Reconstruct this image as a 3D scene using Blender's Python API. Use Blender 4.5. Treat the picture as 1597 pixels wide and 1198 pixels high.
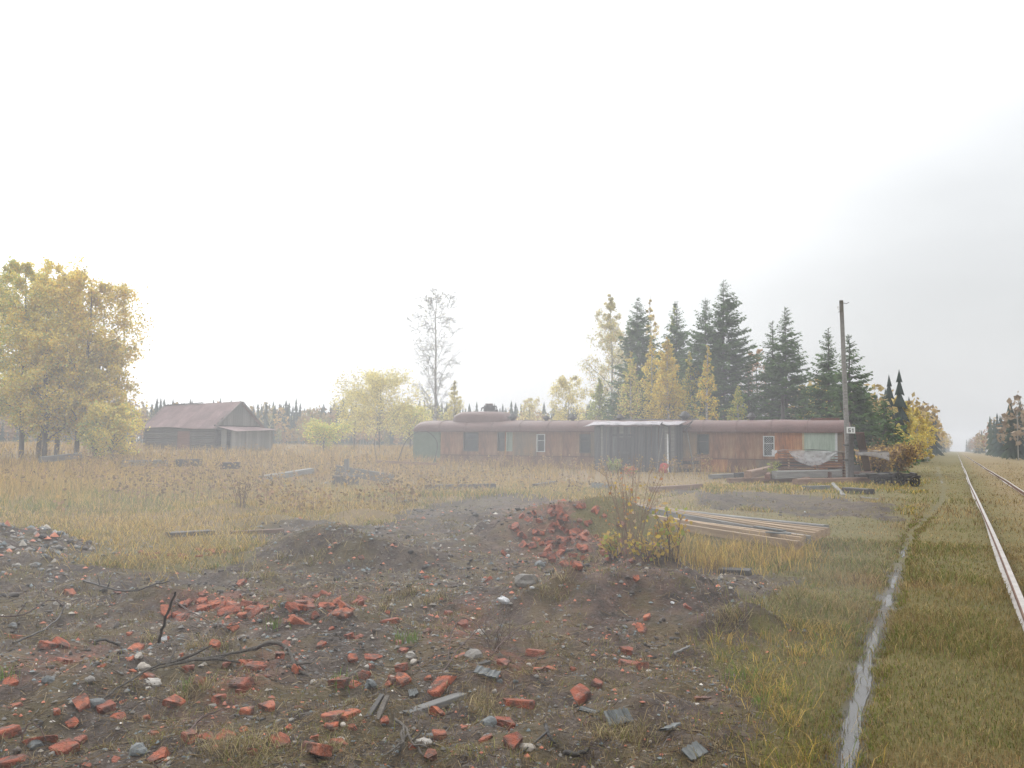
import bpy, math, random
import numpy as np
from mathutils import Vector, Matrix, Euler

# ------------------------------------------------------------------ scene, camera, sky, sun
scene = bpy.context.scene
for o in list(bpy.data.objects): bpy.data.objects.remove(o)
R = math.radians
FPX = 1450.0                       # focal length in pixels of the 1597 px wide photograph
CAM_Z = 1.55
PITCH, ROLL = math.atan(96 / FPX), R(0.57)
cam = bpy.data.cameras.new('camera'); cam.sensor_width = 36.0
cam.lens = 36.0 * FPX / 1597.0
cam.clip_start, cam.clip_end = 0.1, 5000
cam_obj = bpy.data.objects.new('camera', cam); scene.collection.objects.link(cam_obj)
CAM_R = Euler((R(90) + PITCH, 0, 0)).to_matrix() @ Matrix.Rotation(ROLL, 3, 'Z')
cam_obj.matrix_world = Matrix.Translation((0, 0, CAM_Z)) @ CAM_R.to_4x4()
scene.camera = cam_obj

SUN_AZ, SUN_EL = R(-28), R(38)     # behind the clouds, ahead and left
world = bpy.data.worlds.new('World'); scene.world = world; world.use_nodes = True
nt = world.node_tree; nt.nodes.clear()
def wn(t, **k):
    n = nt.nodes.new(t)
    for a, b in k.items(): setattr(n, a, b)
    return n
out = wn('ShaderNodeOutputWorld'); bg = wn('ShaderNodeBackground'); bg.inputs['Strength'].default_value = 0.1
sky = wn('ShaderNodeTexSky', sky_type='NISHITA'); sky.sun_disc = False
sky.sun_elevation = SUN_EL; sky.sun_rotation = SUN_AZ; sky.dust_density = 4; sky.air_density = 1.5
tc = wn('ShaderNodeTexCoord')
dot = wn('ShaderNodeVectorMath', operation='DOT_PRODUCT')
dot.inputs[1].default_value = (math.sin(SUN_AZ) * math.cos(SUN_EL), math.cos(SUN_AZ) * math.cos(SUN_EL), math.sin(SUN_EL))
nt.links.new(tc.outputs['Generated'], dot.inputs[0])
glow = wn('ShaderNodeMapRange', interpolation_type='SMOOTHSTEP')
glow.inputs['From Min'].default_value = 0.56; glow.inputs['From Max'].default_value = 1.0
glow.inputs['To Min'].default_value = 0.0; glow.inputs['To Max'].default_value = 1.0
nt.links.new(dot.outputs['Value'], glow.inputs['Value'])
mp = wn('ShaderNodeMapping'); mp.inputs['Scale'].default_value = (1.2, 1.2, 4.0); mp.inputs['Rotation'].default_value = (0.25, 0.35, 0)
nt.links.new(tc.outputs['Generated'], mp.inputs['Vector'])
cn = wn('ShaderNodeTexNoise'); cn.inputs['Scale'].default_value = 1.7; cn.inputs['Detail'].default_value = 5; cn.inputs['Roughness'].default_value = 0.5
nt.links.new(mp.outputs['Vector'], cn.inputs['Vector'])
cr = wn('ShaderNodeMapRange'); cr.inputs['From Min'].default_value = 0.3; cr.inputs['From Max'].default_value = 0.7
cr.inputs['To Min'].default_value = 0.93; cr.inputs['To Max'].default_value = 1.07
nt.links.new(cn.outputs['Fac'], cr.inputs['Value'])
sx_ = wn('ShaderNodeSeparateXYZ'); nt.links.new(tc.outputs['Generated'], sx_.inputs[0])      # overcast sky: brighter towards the zenith
zc = wn('ShaderNodeMath', operation='MAXIMUM'); nt.links.new(sx_.outputs['Z'], zc.inputs[0]); zc.inputs[1].default_value = 0.0
zp = wn('ShaderNodeMath', operation='POWER'); nt.links.new(zc.outputs[0], zp.inputs[0]); zp.inputs[1].default_value = 1.5
zm = wn('ShaderNodeMath', operation='MULTIPLY_ADD'); nt.links.new(zp.outputs[0], zm.inputs[0]); zm.inputs[1].default_value = 12.0; zm.inputs[2].default_value = 5.9
gm = wn('ShaderNodeMath', operation='MULTIPLY_ADD'); gm.inputs[1].default_value = 9.0
nt.links.new(zm.outputs[0], gm.inputs[2]); nt.links.new(glow.outputs['Result'], gm.inputs[0])
mul = wn('ShaderNodeMath', operation='MULTIPLY'); nt.links.new(gm.outputs[0], mul.inputs[0]); nt.links.new(cr.outputs['Result'], mul.inputs[1])
cc = wn('ShaderNodeVectorMath', operation='SCALE'); cc.inputs[0].default_value = (0.96, 0.98, 1.0)
nt.links.new(mul.outputs[0], cc.inputs['Scale'])
mx = wn('ShaderNodeMix', data_type='RGBA'); mx.inputs['Factor'].default_value = 0.93
nt.links.new(sky.outputs['Color'], mx.inputs['A']); nt.links.new(cc.outputs['Vector'], mx.inputs['B'])
nt.links.new(mx.outputs['Result'], bg.inputs['Color']); nt.links.new(bg.outputs[0], out.inputs['Surface'])

sun = bpy.data.lights.new('sun', 'SUN'); sun.energy = 0.9; sun.angle = R(25); sun.color = (1, 0.97, 0.92)
sun_obj = bpy.data.objects.new('sun', sun); scene.collection.objects.link(sun_obj)
sun_obj.rotation_euler = Vector((-math.sin(SUN_AZ) * math.cos(SUN_EL), -math.cos(SUN_AZ) * math.cos(SUN_EL), -math.sin(SUN_EL))).to_track_quat('-Z', 'Y').to_euler()
vs = scene.view_settings; vs.view_transform = 'Standard'; vs.look = 'None'; vs.gamma = 1; vs.exposure = 0.36; vs.use_curve_mapping = False
cy = scene.cycles
cy.use_denoising = True; cy.max_bounces = 6; cy.diffuse_bounces = 4; cy.glossy_bounces = 2; cy.transmission_bounces = 3
cy.volume_bounces = 0; cy.transparent_max_bounces = 6; cy.use_adaptive_sampling = True; cy.adaptive_threshold = 0.02
cy.caustics_reflective = False; cy.caustics_refractive = False

# ------------------------------------------------------------------ helpers
rng = np.random.default_rng(7); rnd = random.Random(7)
COL = scene.collection
def tag(o, label=None, cat=None, group=None, kind=None):
    if label: o['label'] = label
    if cat: o['category'] = cat
    if group: o['group'] = group
    if kind: o['kind'] = kind
    return o
def empty(name, M=None):
    o = bpy.data.objects.new(name, None); COL.objects.link(o); o.empty_display_size = 0.2
    if M is not None: o.matrix_world = M
    return o
def link(name, me, parent=None, M=None):
    o = bpy.data.objects.new(name, me); COL.objects.link(o)
    if parent is not None: o.parent = parent
    if M is not None:
        if parent is None: o.matrix_world = M
        else: o.matrix_local = M
    return o
def mk(name, V, F, mat, col=None, smooth=False):
    """mesh from arrays; F is an (n,k) array"""
    V = np.asarray(V, dtype=np.float32); F = np.asarray(F, dtype=np.int32)
    me = bpy.data.meshes.new(name); n, k = F.shape
    me.vertices.add(len(V)); me.vertices.foreach_set('co', V.ravel())
    me.loops.add(n * k); me.loops.foreach_set('vertex_index', F.ravel())
    me.polygons.add(n); me.polygons.foreach_set('loop_start', np.arange(0, n * k, k, dtype=np.int32))
    me.polygons.foreach_set('loop_total', np.full(n, k, dtype=np.int32))
    if smooth: me.polygons.foreach_set('use_smooth', np.ones(n, dtype=bool))
    me.update(calc_edges=True)
    if col is not None:
        c = np.ones((len(V), 4), dtype=np.float32); c[:, :3] = col
        a = me.color_attributes.new('tint', 'FLOAT_COLOR', 'POINT'); a.data.foreach_set('color', c.ravel())
    if mat is not None: me.materials.append(mat)
    return me
def mpy(name, V, F, mat, smooth=False):
    me = bpy.data.meshes.new(name); me.from_pydata([tuple(v) for v in V], [], F)
    if smooth:
        for p in me.polygons: p.use_smooth = True
    me.materials.append(mat); me.update(); return me

def ray(px, py):
    d = CAM_R @ Vector(((px - 798.5) / FPX, -(py - 599.0) / FPX, -1.0)); return np.array(d)
def at(px, py, depth):
    d = ray(px, py); t = depth / d[1]; return np.array((d[0] * t, depth, CAM_Z + d[2] * t))

def smooth(a, b, x):
    t = np.clip((x - a) / (b - a), 0, 1); return t * t * (3 - 2 * t)
def vnoise(x, y, s=0.0):
    xi = np.floor(x); yi = np.floor(y); fx = x - xi; fy = y - yi
    fx = fx * fx * (3 - 2 * fx); fy = fy * fy * (3 - 2 * fy)
    def h(i, j):
        v = np.sin(i * 127.1 + j * 311.7 + s * 74.7) * 43758.5453; return v - np.floor(v)
    return (h(xi, yi) * (1 - fx) + h(xi + 1, yi) * fx) * (1 - fy) + (h(xi, yi + 1) * (1 - fx) + h(xi + 1, yi + 1) * fx) * fy
def fbm(x, y, o=4, s=0.0):
    r = 0; a = 0.5; t = 0
    for k in range(o):
        r = r + a * vnoise(x * 2 ** k + 17.3 * k, y * 2 ** k - 9.1 * k, s + k); t += a; a *= 0.5
    return r / t

# --- lay of the land (metres; camera stands at 0,0 and looks along +Y)
def flat(px, py, z=0.0):
    d = ray(px, py); t = (z - CAM_Z) / d[2]; return (d[0] * t, d[1] * t)
RAIL0 = np.array((4.6, 8.4)); RAILD = np.array((0.4307, 0.9025)); RAILN = np.array((-0.9025, 0.4307))   # N points left
def sdpoly(x, y, P):
    x = np.asarray(x, float); y = np.asarray(y, float)
    d = np.full(x.shape, 1e9); ins = np.zeros(x.shape, bool); n = len(P)
    for i in range(n):
        ax, ay = P[i]; bx, by = P[(i + 1) % n]; ex, ey = bx - ax, by - ay
        wx, wy = x - ax, y - ay; t = np.clip((wx * ex + wy * ey) / (ex * ex + ey * ey), 0, 1)
        d = np.minimum(d, (wx - ex * t) ** 2 + (wy - ey * t) ** 2)
        c = ((ay > y) != (by > y)) & (x < ex * (y - ay) / (ey if abs(ey) > 1e-9 else 1e-9) + ax); ins ^= c
    d = np.sqrt(d); return np.where(ins, d, -d)
SOIL = [flat(*p) for p in [(-260, 850), (0, 838), (90, 845), (135, 880), (250, 905), (370, 880), (405, 830), (480, 818), (590, 822), (640, 800), (760, 775), (860, 772)]]
SOIL += [flat(*p) for p in [(960, 862), (1060, 868), (1120, 885), (1190, 905), (1185, 985), (1120, 1010), (1090, 1100), (1075, 1198)]] + [(0.75, 2.5), (0.6, -1), (-9, -1)]
SOIL2 = [flat(*p) for p in [(1020, 770), (1090, 762), (1200, 768), (1330, 778), (1420, 795), (1400, 812), (1310, 806), (1290, 812), (1160, 800), (1040, 786)]]
PATH = np.array([flat(*p) for p in [(1300, 1300), (1318, 1198), (1330, 1120), (1345, 1050), (1362, 990), (1385, 930), (1398, 890), (1412, 850), (1425, 825), (1445, 805), (1468, 782), (1472, 762), (1466, 745), (1462, 728)]])
def dpath(x, y):
    d = np.full(np.shape(x), 1e9)
    for i in range(len(PATH) - 1):
        a, b = PATH[i], PATH[i + 1]; e = b - a
        t = np.clip(((x - a[0]) * e[0] + (y - a[1]) * e[1]) / (e @ e), 0, 1)
        d = np.minimum(d, np.hypot(x - a[0] - e[0] * t, y - a[1] - e[1] * t))
    return d
# cx, cy, rx, ry, height
MOUNDS = [(-2.45, 12.6, 0.95, 0.55, 0.42), (-2.0, 12.0, 0.7, 0.5, 0.25), (-1.25, 12.0, 0.6, 0.4, 0.18), (0.95, 15.0, 1.5, 0.9, 0.62), (0.0, 14.2, 0.8, 0.6, 0.25), (1.9, 14.9, 0.8, 0.7, 0.3), (-7.0, 12.6, 1.1, 1.3, 0.42), (-6.0, 11.2, 0.8, 0.8, 0.18),
          (1.0, 9.0, 1.15, 0.65, 0.30), (0.2, 9.6, 0.6, 0.5, 0.16), (2.05, 8.0, 0.34, 0.28, 0.20), (1.75, 8.9, 0.5, 0.4, 0.12), (-1.7, 8.1, 0.75, 0.5, 0.14), (-3.3, 8.9, 0.7, 0.5, 0.12), (2.3, 20.0, 1.2, 0.8, 0.22), (5.3, 25.0, 1.6, 1.2, 0.3), (8.8, 24, 1.5, 1.2, 0.18),
          (-0.6, 19.5, 2.0, 1.2, 0.10), (-4.5, 17.5, 0.9, 0.6, 0.2), (-3.0, 19, 0.8, 0.5, 0.22), (-6, 20, 1.0, 0.7, 0.22), (0.2, 26, 2.5, 1.5, 0.15), (-2.5, 25, 1.8, 1.2, 0.15), (1.05, 5.7, 0.5, 0.4, 0.08), (-0.4, 6.1, 0.6, 0.5, 0.08), (1.3, 12.9, .8, .8, .2), (1.6, 11.3, .8, .8, .22), (1.75, 10.0, .7, .6, .2)]
_q = random.Random(77)
for _i in range(34):           # sods and spadefuls along the dug ridge and round the heap
    _t = _q.random(); _x = 0.2 + 1.6 * _t + _q.gauss(0, .8); _y = 14.5 - 7.0 * _t + _q.gauss(0, .8); _r = _q.uniform(.10, .26); MOUNDS.append((_x, _y, _r, _r * _q.uniform(.6, 1), _q.uniform(.06, .15)))
COACH_L = np.array((-5.7, 54.0)); COACH_R = np.array((15.7, 44.0)); CU = (COACH_R - COACH_L) / np.linalg.norm(COACH_R - COACH_L)
CLEN = float(np.linalg.norm(COACH_R - COACH_L)); CN = np.array((CU[1], -CU[0]))        # CN points to the camera side
CBASE = 0.27
def soilmask(x, y):
    s = np.maximum(sdpoly(x, y, SOIL), sdpoly(x, y, SOIL2) * 0.8 - 1.1 * fbm(x * .5, y * .5, 3, 14.0) + .35)
    return smooth(-0.35, 0.45, s + (fbm(x * 0.9, y * 0.9, 4, 3.0) - 0.5) * 1.6)
def H(x, y, fine=True):
    x = np.asarray(x, float); y = np.asarray(y, float); r = np.hypot(x, y)
    st = (x - RAIL0[0]) * RAILN[0] + (y - RAIL0[1]) * RAILN[1]
    n = (x - COACH_L[0]) * CN[0] + (y - COACH_L[1]) * CN[1]
    z = CBASE * (1 - smooth(0.5, 12, n)) * smooth(2.5, 7, st)
    z = z + 0.62 * smooth(30, 100, r) * smooth(9, 34, st) + 0.5 * smooth(100, 260, r) * smooth(9, 34, st)
    z = z + 0.30 * (fbm(x / 11, y / 11, 3, 1.0) - 0.5) * smooth(9, 22, r) * smooth(1, 6, st)
    for cx, cy, rx, ry, h in MOUNDS:
        q = ((x - cx) / rx) ** 2 + ((y - cy) / ry) ** 2
        z = z + h * np.exp(-q * 1.3)
    if fine:
        s = soilmask(x, y) * (1 - smooth(28, 45, r))
        z = z + s * (0.20 * (fbm(x * 0.8, y * 0.8, 3, 5.0) - 0.5) + 0.17 * (fbm(x * 2.6, y * 2.6, 3, 6.0) - 0.5) + 0.085 * (fbm(x * 8, y * 8, 2, 8.0) - 0.5) - 0.06 * np.abs(fbm(x * 1.7, y * 1.7, 2, 15.0) - 0.5))
        z = z + (1 - s) * 0.05 * (fbm(x * 1.7, y * 1.7, 3, 9.0) - 0.5) * (1 - smooth(40, 80, r)) * smooth(.8, 2.2, np.abs(st + .8))
        dp = dpath(x, y); w = 1 - smooth(0.07, 0.26, dp)
        z = z * (1 - w * 0.8) + w * (-0.045 + 0.018 * (fbm(x * 1.6, y * 1.6, 3, 12.0) - 0.5))
    return z
def h1(x, y): return float(H(np.array([x]), np.array([y]))[0])
_T = np.geomspace(2.5, 400, 900)
def gp(px, py, lift=0.0):
    """where the sight line through a photo pixel meets the ground"""
    d = ray(px, py); t = _T / d[1]; x = d[0] * t; y = d[1] * t; z = CAM_Z + d[2] * t
    f = z - H(x, y) - lift; i = np.argmax(f < 0)
    if i == 0: i = 1 if f[0] < 0 else len(t) - 1
    k = f[i - 1] / (f[i - 1] - f[i] + 1e-12); k = min(max(k, 0), 1); tt = t[i - 1] + (t[i] - t[i - 1]) * k
    return np.array((d[0] * tt, d[1] * tt, CAM_Z + d[2] * tt - lift))
def ground_normal(x, y, e=0.08):
    hx = h1(x + e, y) - h1(x - e, y); hy = h1(x, y + e) - h1(x, y - e)
    v = Vector((-hx / (2 * e), -hy / (2 * e), 1)); return v.normalized()

# ------------------------------------------------------------------ materials
class NM:
    def __init__(s, name, rough=0.8, spec=0.3):
        s.m = bpy.data.materials.new(name); s.m.use_nodes = True; s.t = s.m.node_tree
        s.b = s.t.nodes['Principled BSDF']; s.b.inputs['Roughness'].default_value = rough; s.b.inputs['Specular IOR Level'].default_value = spec
        s.o = s.t.nodes['Material Output']; s.co = s.n('ShaderNodeTexCoord')
    def n(s, t, **k):
        q = s.t.nodes.new(t)
        for a, b in k.items(): setattr(q, a, b)
        return q
    def l(s, a, b): s.t.links.new(a, b)
    def noise(s, scale, detail=4, vec=None, stretch=None, rough=0.55):
        q = s.n('ShaderNodeTexNoise'); q.inputs['Scale'].default_value = scale; q.inputs['Detail'].default_value = detail; q.inputs['Roughness'].default_value = rough
        v = vec or s.co.outputs['Object']
        if stretch:
            p = s.n('ShaderNodeMapping'); p.inputs['Scale'].default_value = stretch; s.l(v, p.inputs['Vector']); v = p.outputs['Vector']
        s.l(v, q.inputs['Vector']); return q.outputs['Fac']
    def ramp(s, fac, stops):
        q = s.n('ShaderNodeValToRGB'); e = q.color_ramp.elements
        while len(e) < len(stops): e.new(0.5)
        for i, (p, c) in enumerate(stops): e[i].position = p; e[i].color = (*c, 1) if len(c) == 3 else c
        s.l(fac, q.inputs['Fac']); return q.outputs['Color']
    def mix(s, f, a, b, bt='MIX'):
        q = s.n('ShaderNodeMix', data_type='RGBA', blend_type=bt)
        for key, v in (('Factor', f), ('A', a), ('B', b)):
            if isinstance(v, (int, float)): q.inputs[key].default_value = v
            elif isinstance(v, tuple): q.inputs[key].default_value = (*v, 1)
            else: s.l(v, q.inputs[key])
        return q.outputs['Result']
    def math(s, op, a, b=None, clamp=False):
        q = s.n('ShaderNodeMath', operation=op, use_clamp=clamp)
        for i, v in ((0, a), (1, b)):
            if v is None: continue
            if isinstance(v, (int, float)): q.inputs[i].default_value = v
            else: s.l(v, q.inputs[i])
        return q.outputs[0]
    def bump(s, h, strength=0.4, dist=0.02):
        q = s.n('ShaderNodeBump'); q.inputs['Strength'].default_value = strength; q.inputs['Distance'].default_value = dist
        s.l(h, q.inputs['Height']); s.l(q.outputs['Normal'], s.b.inputs['Normal'])
    def col(s, c): s.l(c, s.b.inputs['Base Color'])
    def attr(s, name): q = s.n('ShaderNodeAttribute'); q.attribute_name = name; return q
    def rand(s): return s.n('ShaderNodeObjectInfo').outputs['Random']

def two_tone(name, c1, c2, scale=4, rough=0.8, stretch=None, bump=0.3, dist=0.02, vary=0.25, spec=0.3, fine=6.0):
    k = NM(name, rough, spec); f = k.noise(scale, 5, stretch=stretch); g = k.noise(scale * fine, 4, stretch=stretch)
    f = k.math('ADD', k.math('MULTIPLY', f, 0.65), k.math('MULTIPLY', g, 0.35))
    c = k.ramp(f, [(0.32, c1), (0.68, c2)])
    if vary:
        v = k.math('MULTIPLY_ADD', k.rand(), 2 * vary); k.t.nodes[-1].inputs[2].default_value = 1 - vary
        q = k.n('ShaderNodeVectorMath', operation='SCALE'); k.l(c, q.inputs[0]); k.l(v, q.inputs['Scale']); c = q.outputs['Vector']
    k.col(c); k.bump(g, bump, dist); return k.m
def tinted(name, rough=0.75, translucent=0.0, spec=0.2):
    k = NM(name, rough, spec); a = k.attr('tint'); k.col(a.outputs['Color'])
    if translucent:
        tr = k.n('ShaderNodeBsdfTranslucent'); k.l(a.outputs['Color'], tr.inputs['Color'])
        ms = k.n('ShaderNodeMixShader'); ms.inputs[0].default_value = translucent
        k.l(k.b.outputs[0], ms.inputs[1]); k.l(tr.outputs[0], ms.inputs[2]); k.l(ms.outputs[0], k.o.inputs['Surface'])
    return k.m
M = {}
M['wood_grey'] = two_tone('weathered_grey_wood', (0.10, 0.095, 0.09), (0.26, 0.25, 0.235), 3, 0.75, (0.35, 5, 5), 0.4, 0.01)
M['wood_dark'] = two_tone('dark_wet_wood', (0.03, 0.027, 0.025), (0.085, 0.075, 0.07), 3, 0.6, (0.4, 5, 5), 0.4, 0.01)
M['wood_shed'] = two_tone('blackened_boards', (0.032, 0.032, 0.036), (0.14, 0.14, 0.145), 2.5, 0.7, (6, 6, 0.4), 0.4, 0.01, 0.45)
M['wood_brown'] = two_tone('brown_timber', (0.13, 0.075, 0.05), (0.30, 0.19, 0.13), 3, 0.7, (0.35, 5, 5), 0.4, 0.01, 0.3)
M['wood_tan'] = two_tone('fresh_sawn_boards', (0.22, 0.145, 0.085), (0.46, 0.33, 0.21), 3, 0.65, (0.3, 6, 6), 0.3, 0.006, 0.2)
M['wood_red'] = two_tone('reddish_boards', (0.09, 0.04, 0.03), (0.21, 0.10, 0.065), 3, 0.7, (0.35, 5, 5), 0.3, 0.01, 0.3)
M['log'] = two_tone('old_log_wall', (0.06, 0.055, 0.05), (0.16, 0.145, 0.13), 2, 0.85, (0.5, 5, 5), 0.5, 0.02, 0.25)
M['gable'] = two_tone('gable_boards', (0.13, 0.125, 0.115), (0.30, 0.285, 0.265), 2, 0.85, (6, 6, 0.5), 0.4, 0.02, 0.3)
M['roof_sheet'] = two_tone('fibre_cement_sheet', (0.23, 0.15, 0.145), (0.38, 0.275, 0.265), 1.2, 0.6, None, 0.2, 0.01, 0.14)
M['rust_dark'] = two_tone('dark_rust', (0.06, 0.03, 0.022), (0.16, 0.07, 0.04), 6, 0.75, None, 0.4, 0.01)
M['iron'] = two_tone('black_iron', (0.02, 0.02, 0.022), (0.07, 0.06, 0.055), 8, 0.55, None, 0.4, 0.01)
M['rail'] = two_tone('wet_rail_steel', (0.22, 0.19, 0.17), (0.42, 0.39, 0.36), 3, 0.3, None, 0.2, 0.005, 0, 0.6); M['rail'].node_tree.nodes['Principled BSDF'].inputs['Metallic'].default_value = 0.55
M['concrete'] = two_tone('grey_concrete', (0.10, 0.11, 0.10), (0.22, 0.225, 0.215), 5, 0.8, None, 0.5, 0.02, 0.15)
M['slate'] = two_tone('grey_slate', (0.075, 0.08, 0.078), (0.16, 0.165, 0.16), 6, 0.7, None, 0.3, 0.01, 0.15)
M['stone'] = two_tone('field_stone', (0.20, 0.18, 0.16), (0.40, 0.37, 0.33), 9, 0.7, None, 0.4, 0.01, 0.4)
M['stone_pale'] = two_tone('pale_stone', (0.30, 0.26, 0.22), (0.48, 0.43, 0.37), 9, 0.7, None, 0.3, 0.01, 0.1)
M['stone_dark'] = two_tone('dark_blue_stone', (0.06, 0.065, 0.065), (0.15, 0.16, 0.16), 9, 0.5, None, 0.4, 0.01, 0.3)
M['white'] = two_tone('white_paint', (0.62, 0.63, 0.63), (0.82, 0.83, 0.83), 5, 0.6, None, 0.1, 0.01, 0)
M['white_plastic'] = two_tone('crumpled_white_plastic', (0.42, 0.42, 0.43), (0.70, 0.70, 0.71), 12, 0.35, None, 0.5, 0.02, 0)
M['red'] = two_tone('red_plastic', (0.35, 0.03, 0.03), (0.62, 0.09, 0.07), 6, 0.5, None, 0.3, 0.02, 0)
M['bark'] = two_tone('grey_brown_bark', (0.07, 0.06, 0.05), (0.16, 0.14, 0.12), 4, 0.9, (4, 4, 0.6), 0.6, 0.03, 0.2)
M['twig'] = two_tone('brown_twig', (0.06, 0.04, 0.035), (0.15, 0.10, 0.085), 20, 0.8, None, 0.3, 0.004, 0.3)
M['straw_stem'] = two_tone('dry_weed_stem', (0.20, 0.13, 0.09), (0.36, 0.25, 0.17), 20, 0.8, None, 0.2, 0.004, 0.2)
k = NM('birch_bark', 0.7); f = k.noise(6, 5, stretch=(1, 1, 5)); k.col(k.ramp(f, [(0.40, (0.09, 0.08, 0.075)), (0.52, (0.55, 0.53, 0.5))])); M['birch'] = k.m
M['leaf'] = tinted('autumn_leaves', 0.65, 0.6); M['needle'] = tinted('spruce_needles', 0.7, 0.3); M['grass'] = tinted('grass_blades', 0.8, 0.3); M['far'] = tinted('far_foliage', 0.9, 0.1)
M['pebble'] = tinted('pebbles', 0.65, 0, 0.4)

# bricks
k = NM('broken_brick', 0.75, 0.3); r_ = k.rand()
k.co = k.n('ShaderNodeTexCoord'); GP = k.n('ShaderNodeNewGeometry').outputs['Position']; f = k.noise(22, 5, GP); g = k.noise(95, 4, GP)
c1 = k.ramp(r_, [(0.0, (0.28, 0.075, 0.04)), (0.35, (0.44, 0.115, 0.055)), (0.7, (0.50, 0.15, 0.07)), (1.0, (0.36, 0.12, 0.075))])
c = k.mix(k.math('MULTIPLY', k.ramp(f, [(.35, (0, 0, 0)), (.65, (1, 1, 1))]), 0.6), c1, (0.15, 0.06, 0.045)); 
soot = k.ramp(k.noise(11, 5, GP), [(0.46, (0, 0, 0)), (0.62, (1, 1, 1))]); c = k.mix(k.math('MULTIPLY', soot, 0.82), c, (0.095, 0.072, 0.060))
mort = k.ramp(k.noise(13.0, 5, GP), [(0.62, (0, 0, 0)), (0.74, (1, 1, 1))]); c = k.mix(k.math('MULTIPLY', mort, 0.5), c, (0.52, 0.36, 0.31))
k.col(c); k.bump(k.math('ADD', g, k.math('MULTIPLY', f, 1.6)), 1.0, 0.016); M['brick'] = k.m

# coach skin: rust streaks over old paint
def rust(name, base, streak, pale, amount=0.5):
    k = NM(name, 0.7, 0.3); v = k.noise(1.1, 6, stretch=(3.2, 3.2, 0.45)); w = k.noise(7, 5, stretch=(2.2, 2.2, 0.35)); b = k.noise(0.8, 4)
    s = k.math('ADD', k.math('MULTIPLY', v, 0.6), k.math('MULTIPLY', w, 0.4))
    c = k.ramp(s, [(0.38, base), (0.48, streak), (0.60, pale)])
    bl = k.ramp(b, [(0.42, (0, 0, 0)), (0.62, (1, 1, 1))]); c = k.mix(k.math('MULTIPLY', bl, amount), c, base)
    v2 = k.math('MULTIPLY_ADD', k.rand(), 0.3); k.t.nodes[-1].inputs[2].default_value = 0.85
    q = k.n('ShaderNodeVectorMath', operation='SCALE'); k.l(c, q.inputs[0]); k.l(v2, q.inputs['Scale'])
    k.col(q.outputs['Vector']); k.bump(w, 0.3, 0.01); return k.m
M['rust_orange'] = rust('rust_orange_sheet', (0.12, 0.048, 0.025), (0.33, 0.125, 0.045), (0.46, 0.23, 0.09))
M['rust_brown'] = rust('rust_brown_sheet', (0.10, 0.055, 0.035), (0.23, 0.105, 0.055), (0.31, 0.19, 0.11))
M['rust_grey'] = rust('rust_grey_sheet', (0.13, 0.11, 0.085), (0.22, 0.16, 0.11), (0.32, 0.20, 0.10))
k = NM('coach_roof_paint', 0.5, 0.22); f = k.noise(1.5, 5); g = k.noise(12, 4, stretch=(1, 3, 1))
k.col(k.ramp(k.math('ADD', k.math('MULTIPLY', f, 0.6), k.math('MULTIPLY', g, 0.4)), [(0.3, (0.095, 0.05, 0.043)), (0.7, (0.19, 0.108, 0.095))]))
k.l(k.ramp(f, [(0.3, (0.38,) * 3), (0.7, (0.62,) * 3)]), k.b.inputs['Roughness']); k.bump(k.math('ADD', g, f), 0.35, 0.05); M['coach_roof'] = k.m
k = NM('torn_roof_felt', 0.45, 0.5); f = k.noise(3.5, 5); k.col(k.ramp(f, [(0.36, (0.04, 0.04, 0.045)), (0.46, (0.26, 0.23, 0.25)), (0.8, (0.42, 0.38, 0.40))])); k.bump(f, 0.4, 0.03); M['felt'] = k.m
M['green'] = two_tone('old_green_paint', (0.085, 0.125, 0.085), (0.16, 0.21, 0.155), 4, 0.6, None, 0.2, 0.01, 0)
M['pale_green'] = two_tone('faded_green_board', (0.24, 0.30, 0.24), (0.40, 0.47, 0.40), 3, 0.6, (4, 4, 0.6), 0.2, 0.01, 0)
M['yellow_trim'] = two_tone('ochre_trim', (0.32, 0.24, 0.12), (0.50, 0.42, 0.26), 4, 0.7, None, 0.2, 0.01, 0)
M['frame_white'] = two_tone('old_white_frame', (0.40, 0.42, 0.42), (0.62, 0.64, 0.64), 6, 0.6, None, 0.2, 0.01, 0)
M['frame_dark'] = two_tone('dark_window_frame', (0.05, 0.045, 0.04), (0.12, 0.10, 0.085), 6, 0.6, None, 0.2, 0.01, 0)
k = NM('dirty_glass', 0.12, 0.5); k.col(k.ramp(k.noise(2, 3), [(0.3, (0.02, 0.025, 0.028)), (0.7, (0.07, 0.085, 0.09))])); M['glass'] = k.m
k = NM('clear_plastic_sheet', 0.22, 0.5); k.col(k.ramp(k.noise(6, 4), [(0.3, (0.42, 0.40, 0.41)), (0.7, (0.70, 0.69, 0.70))]))
tr = k.n('ShaderNodeBsdfTransparent'); ms = k.n('ShaderNodeMixShader'); ms.inputs[0].default_value = 0.58
k.l(tr.outputs[0], ms.inputs[2]); k.l(k.b.outputs[0], ms.inputs[1]); k.l(ms.outputs[0], k.o.inputs['Surface']); M['film'] = k.m
k = NM('puddle_water', 0.16, 0.5); k.b.inputs['Base Color'].default_value = (0.05, 0.045, 0.04, 1); k.bump(k.noise(9, 2), 0.06, 0.01); M['water'] = k.m

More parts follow.
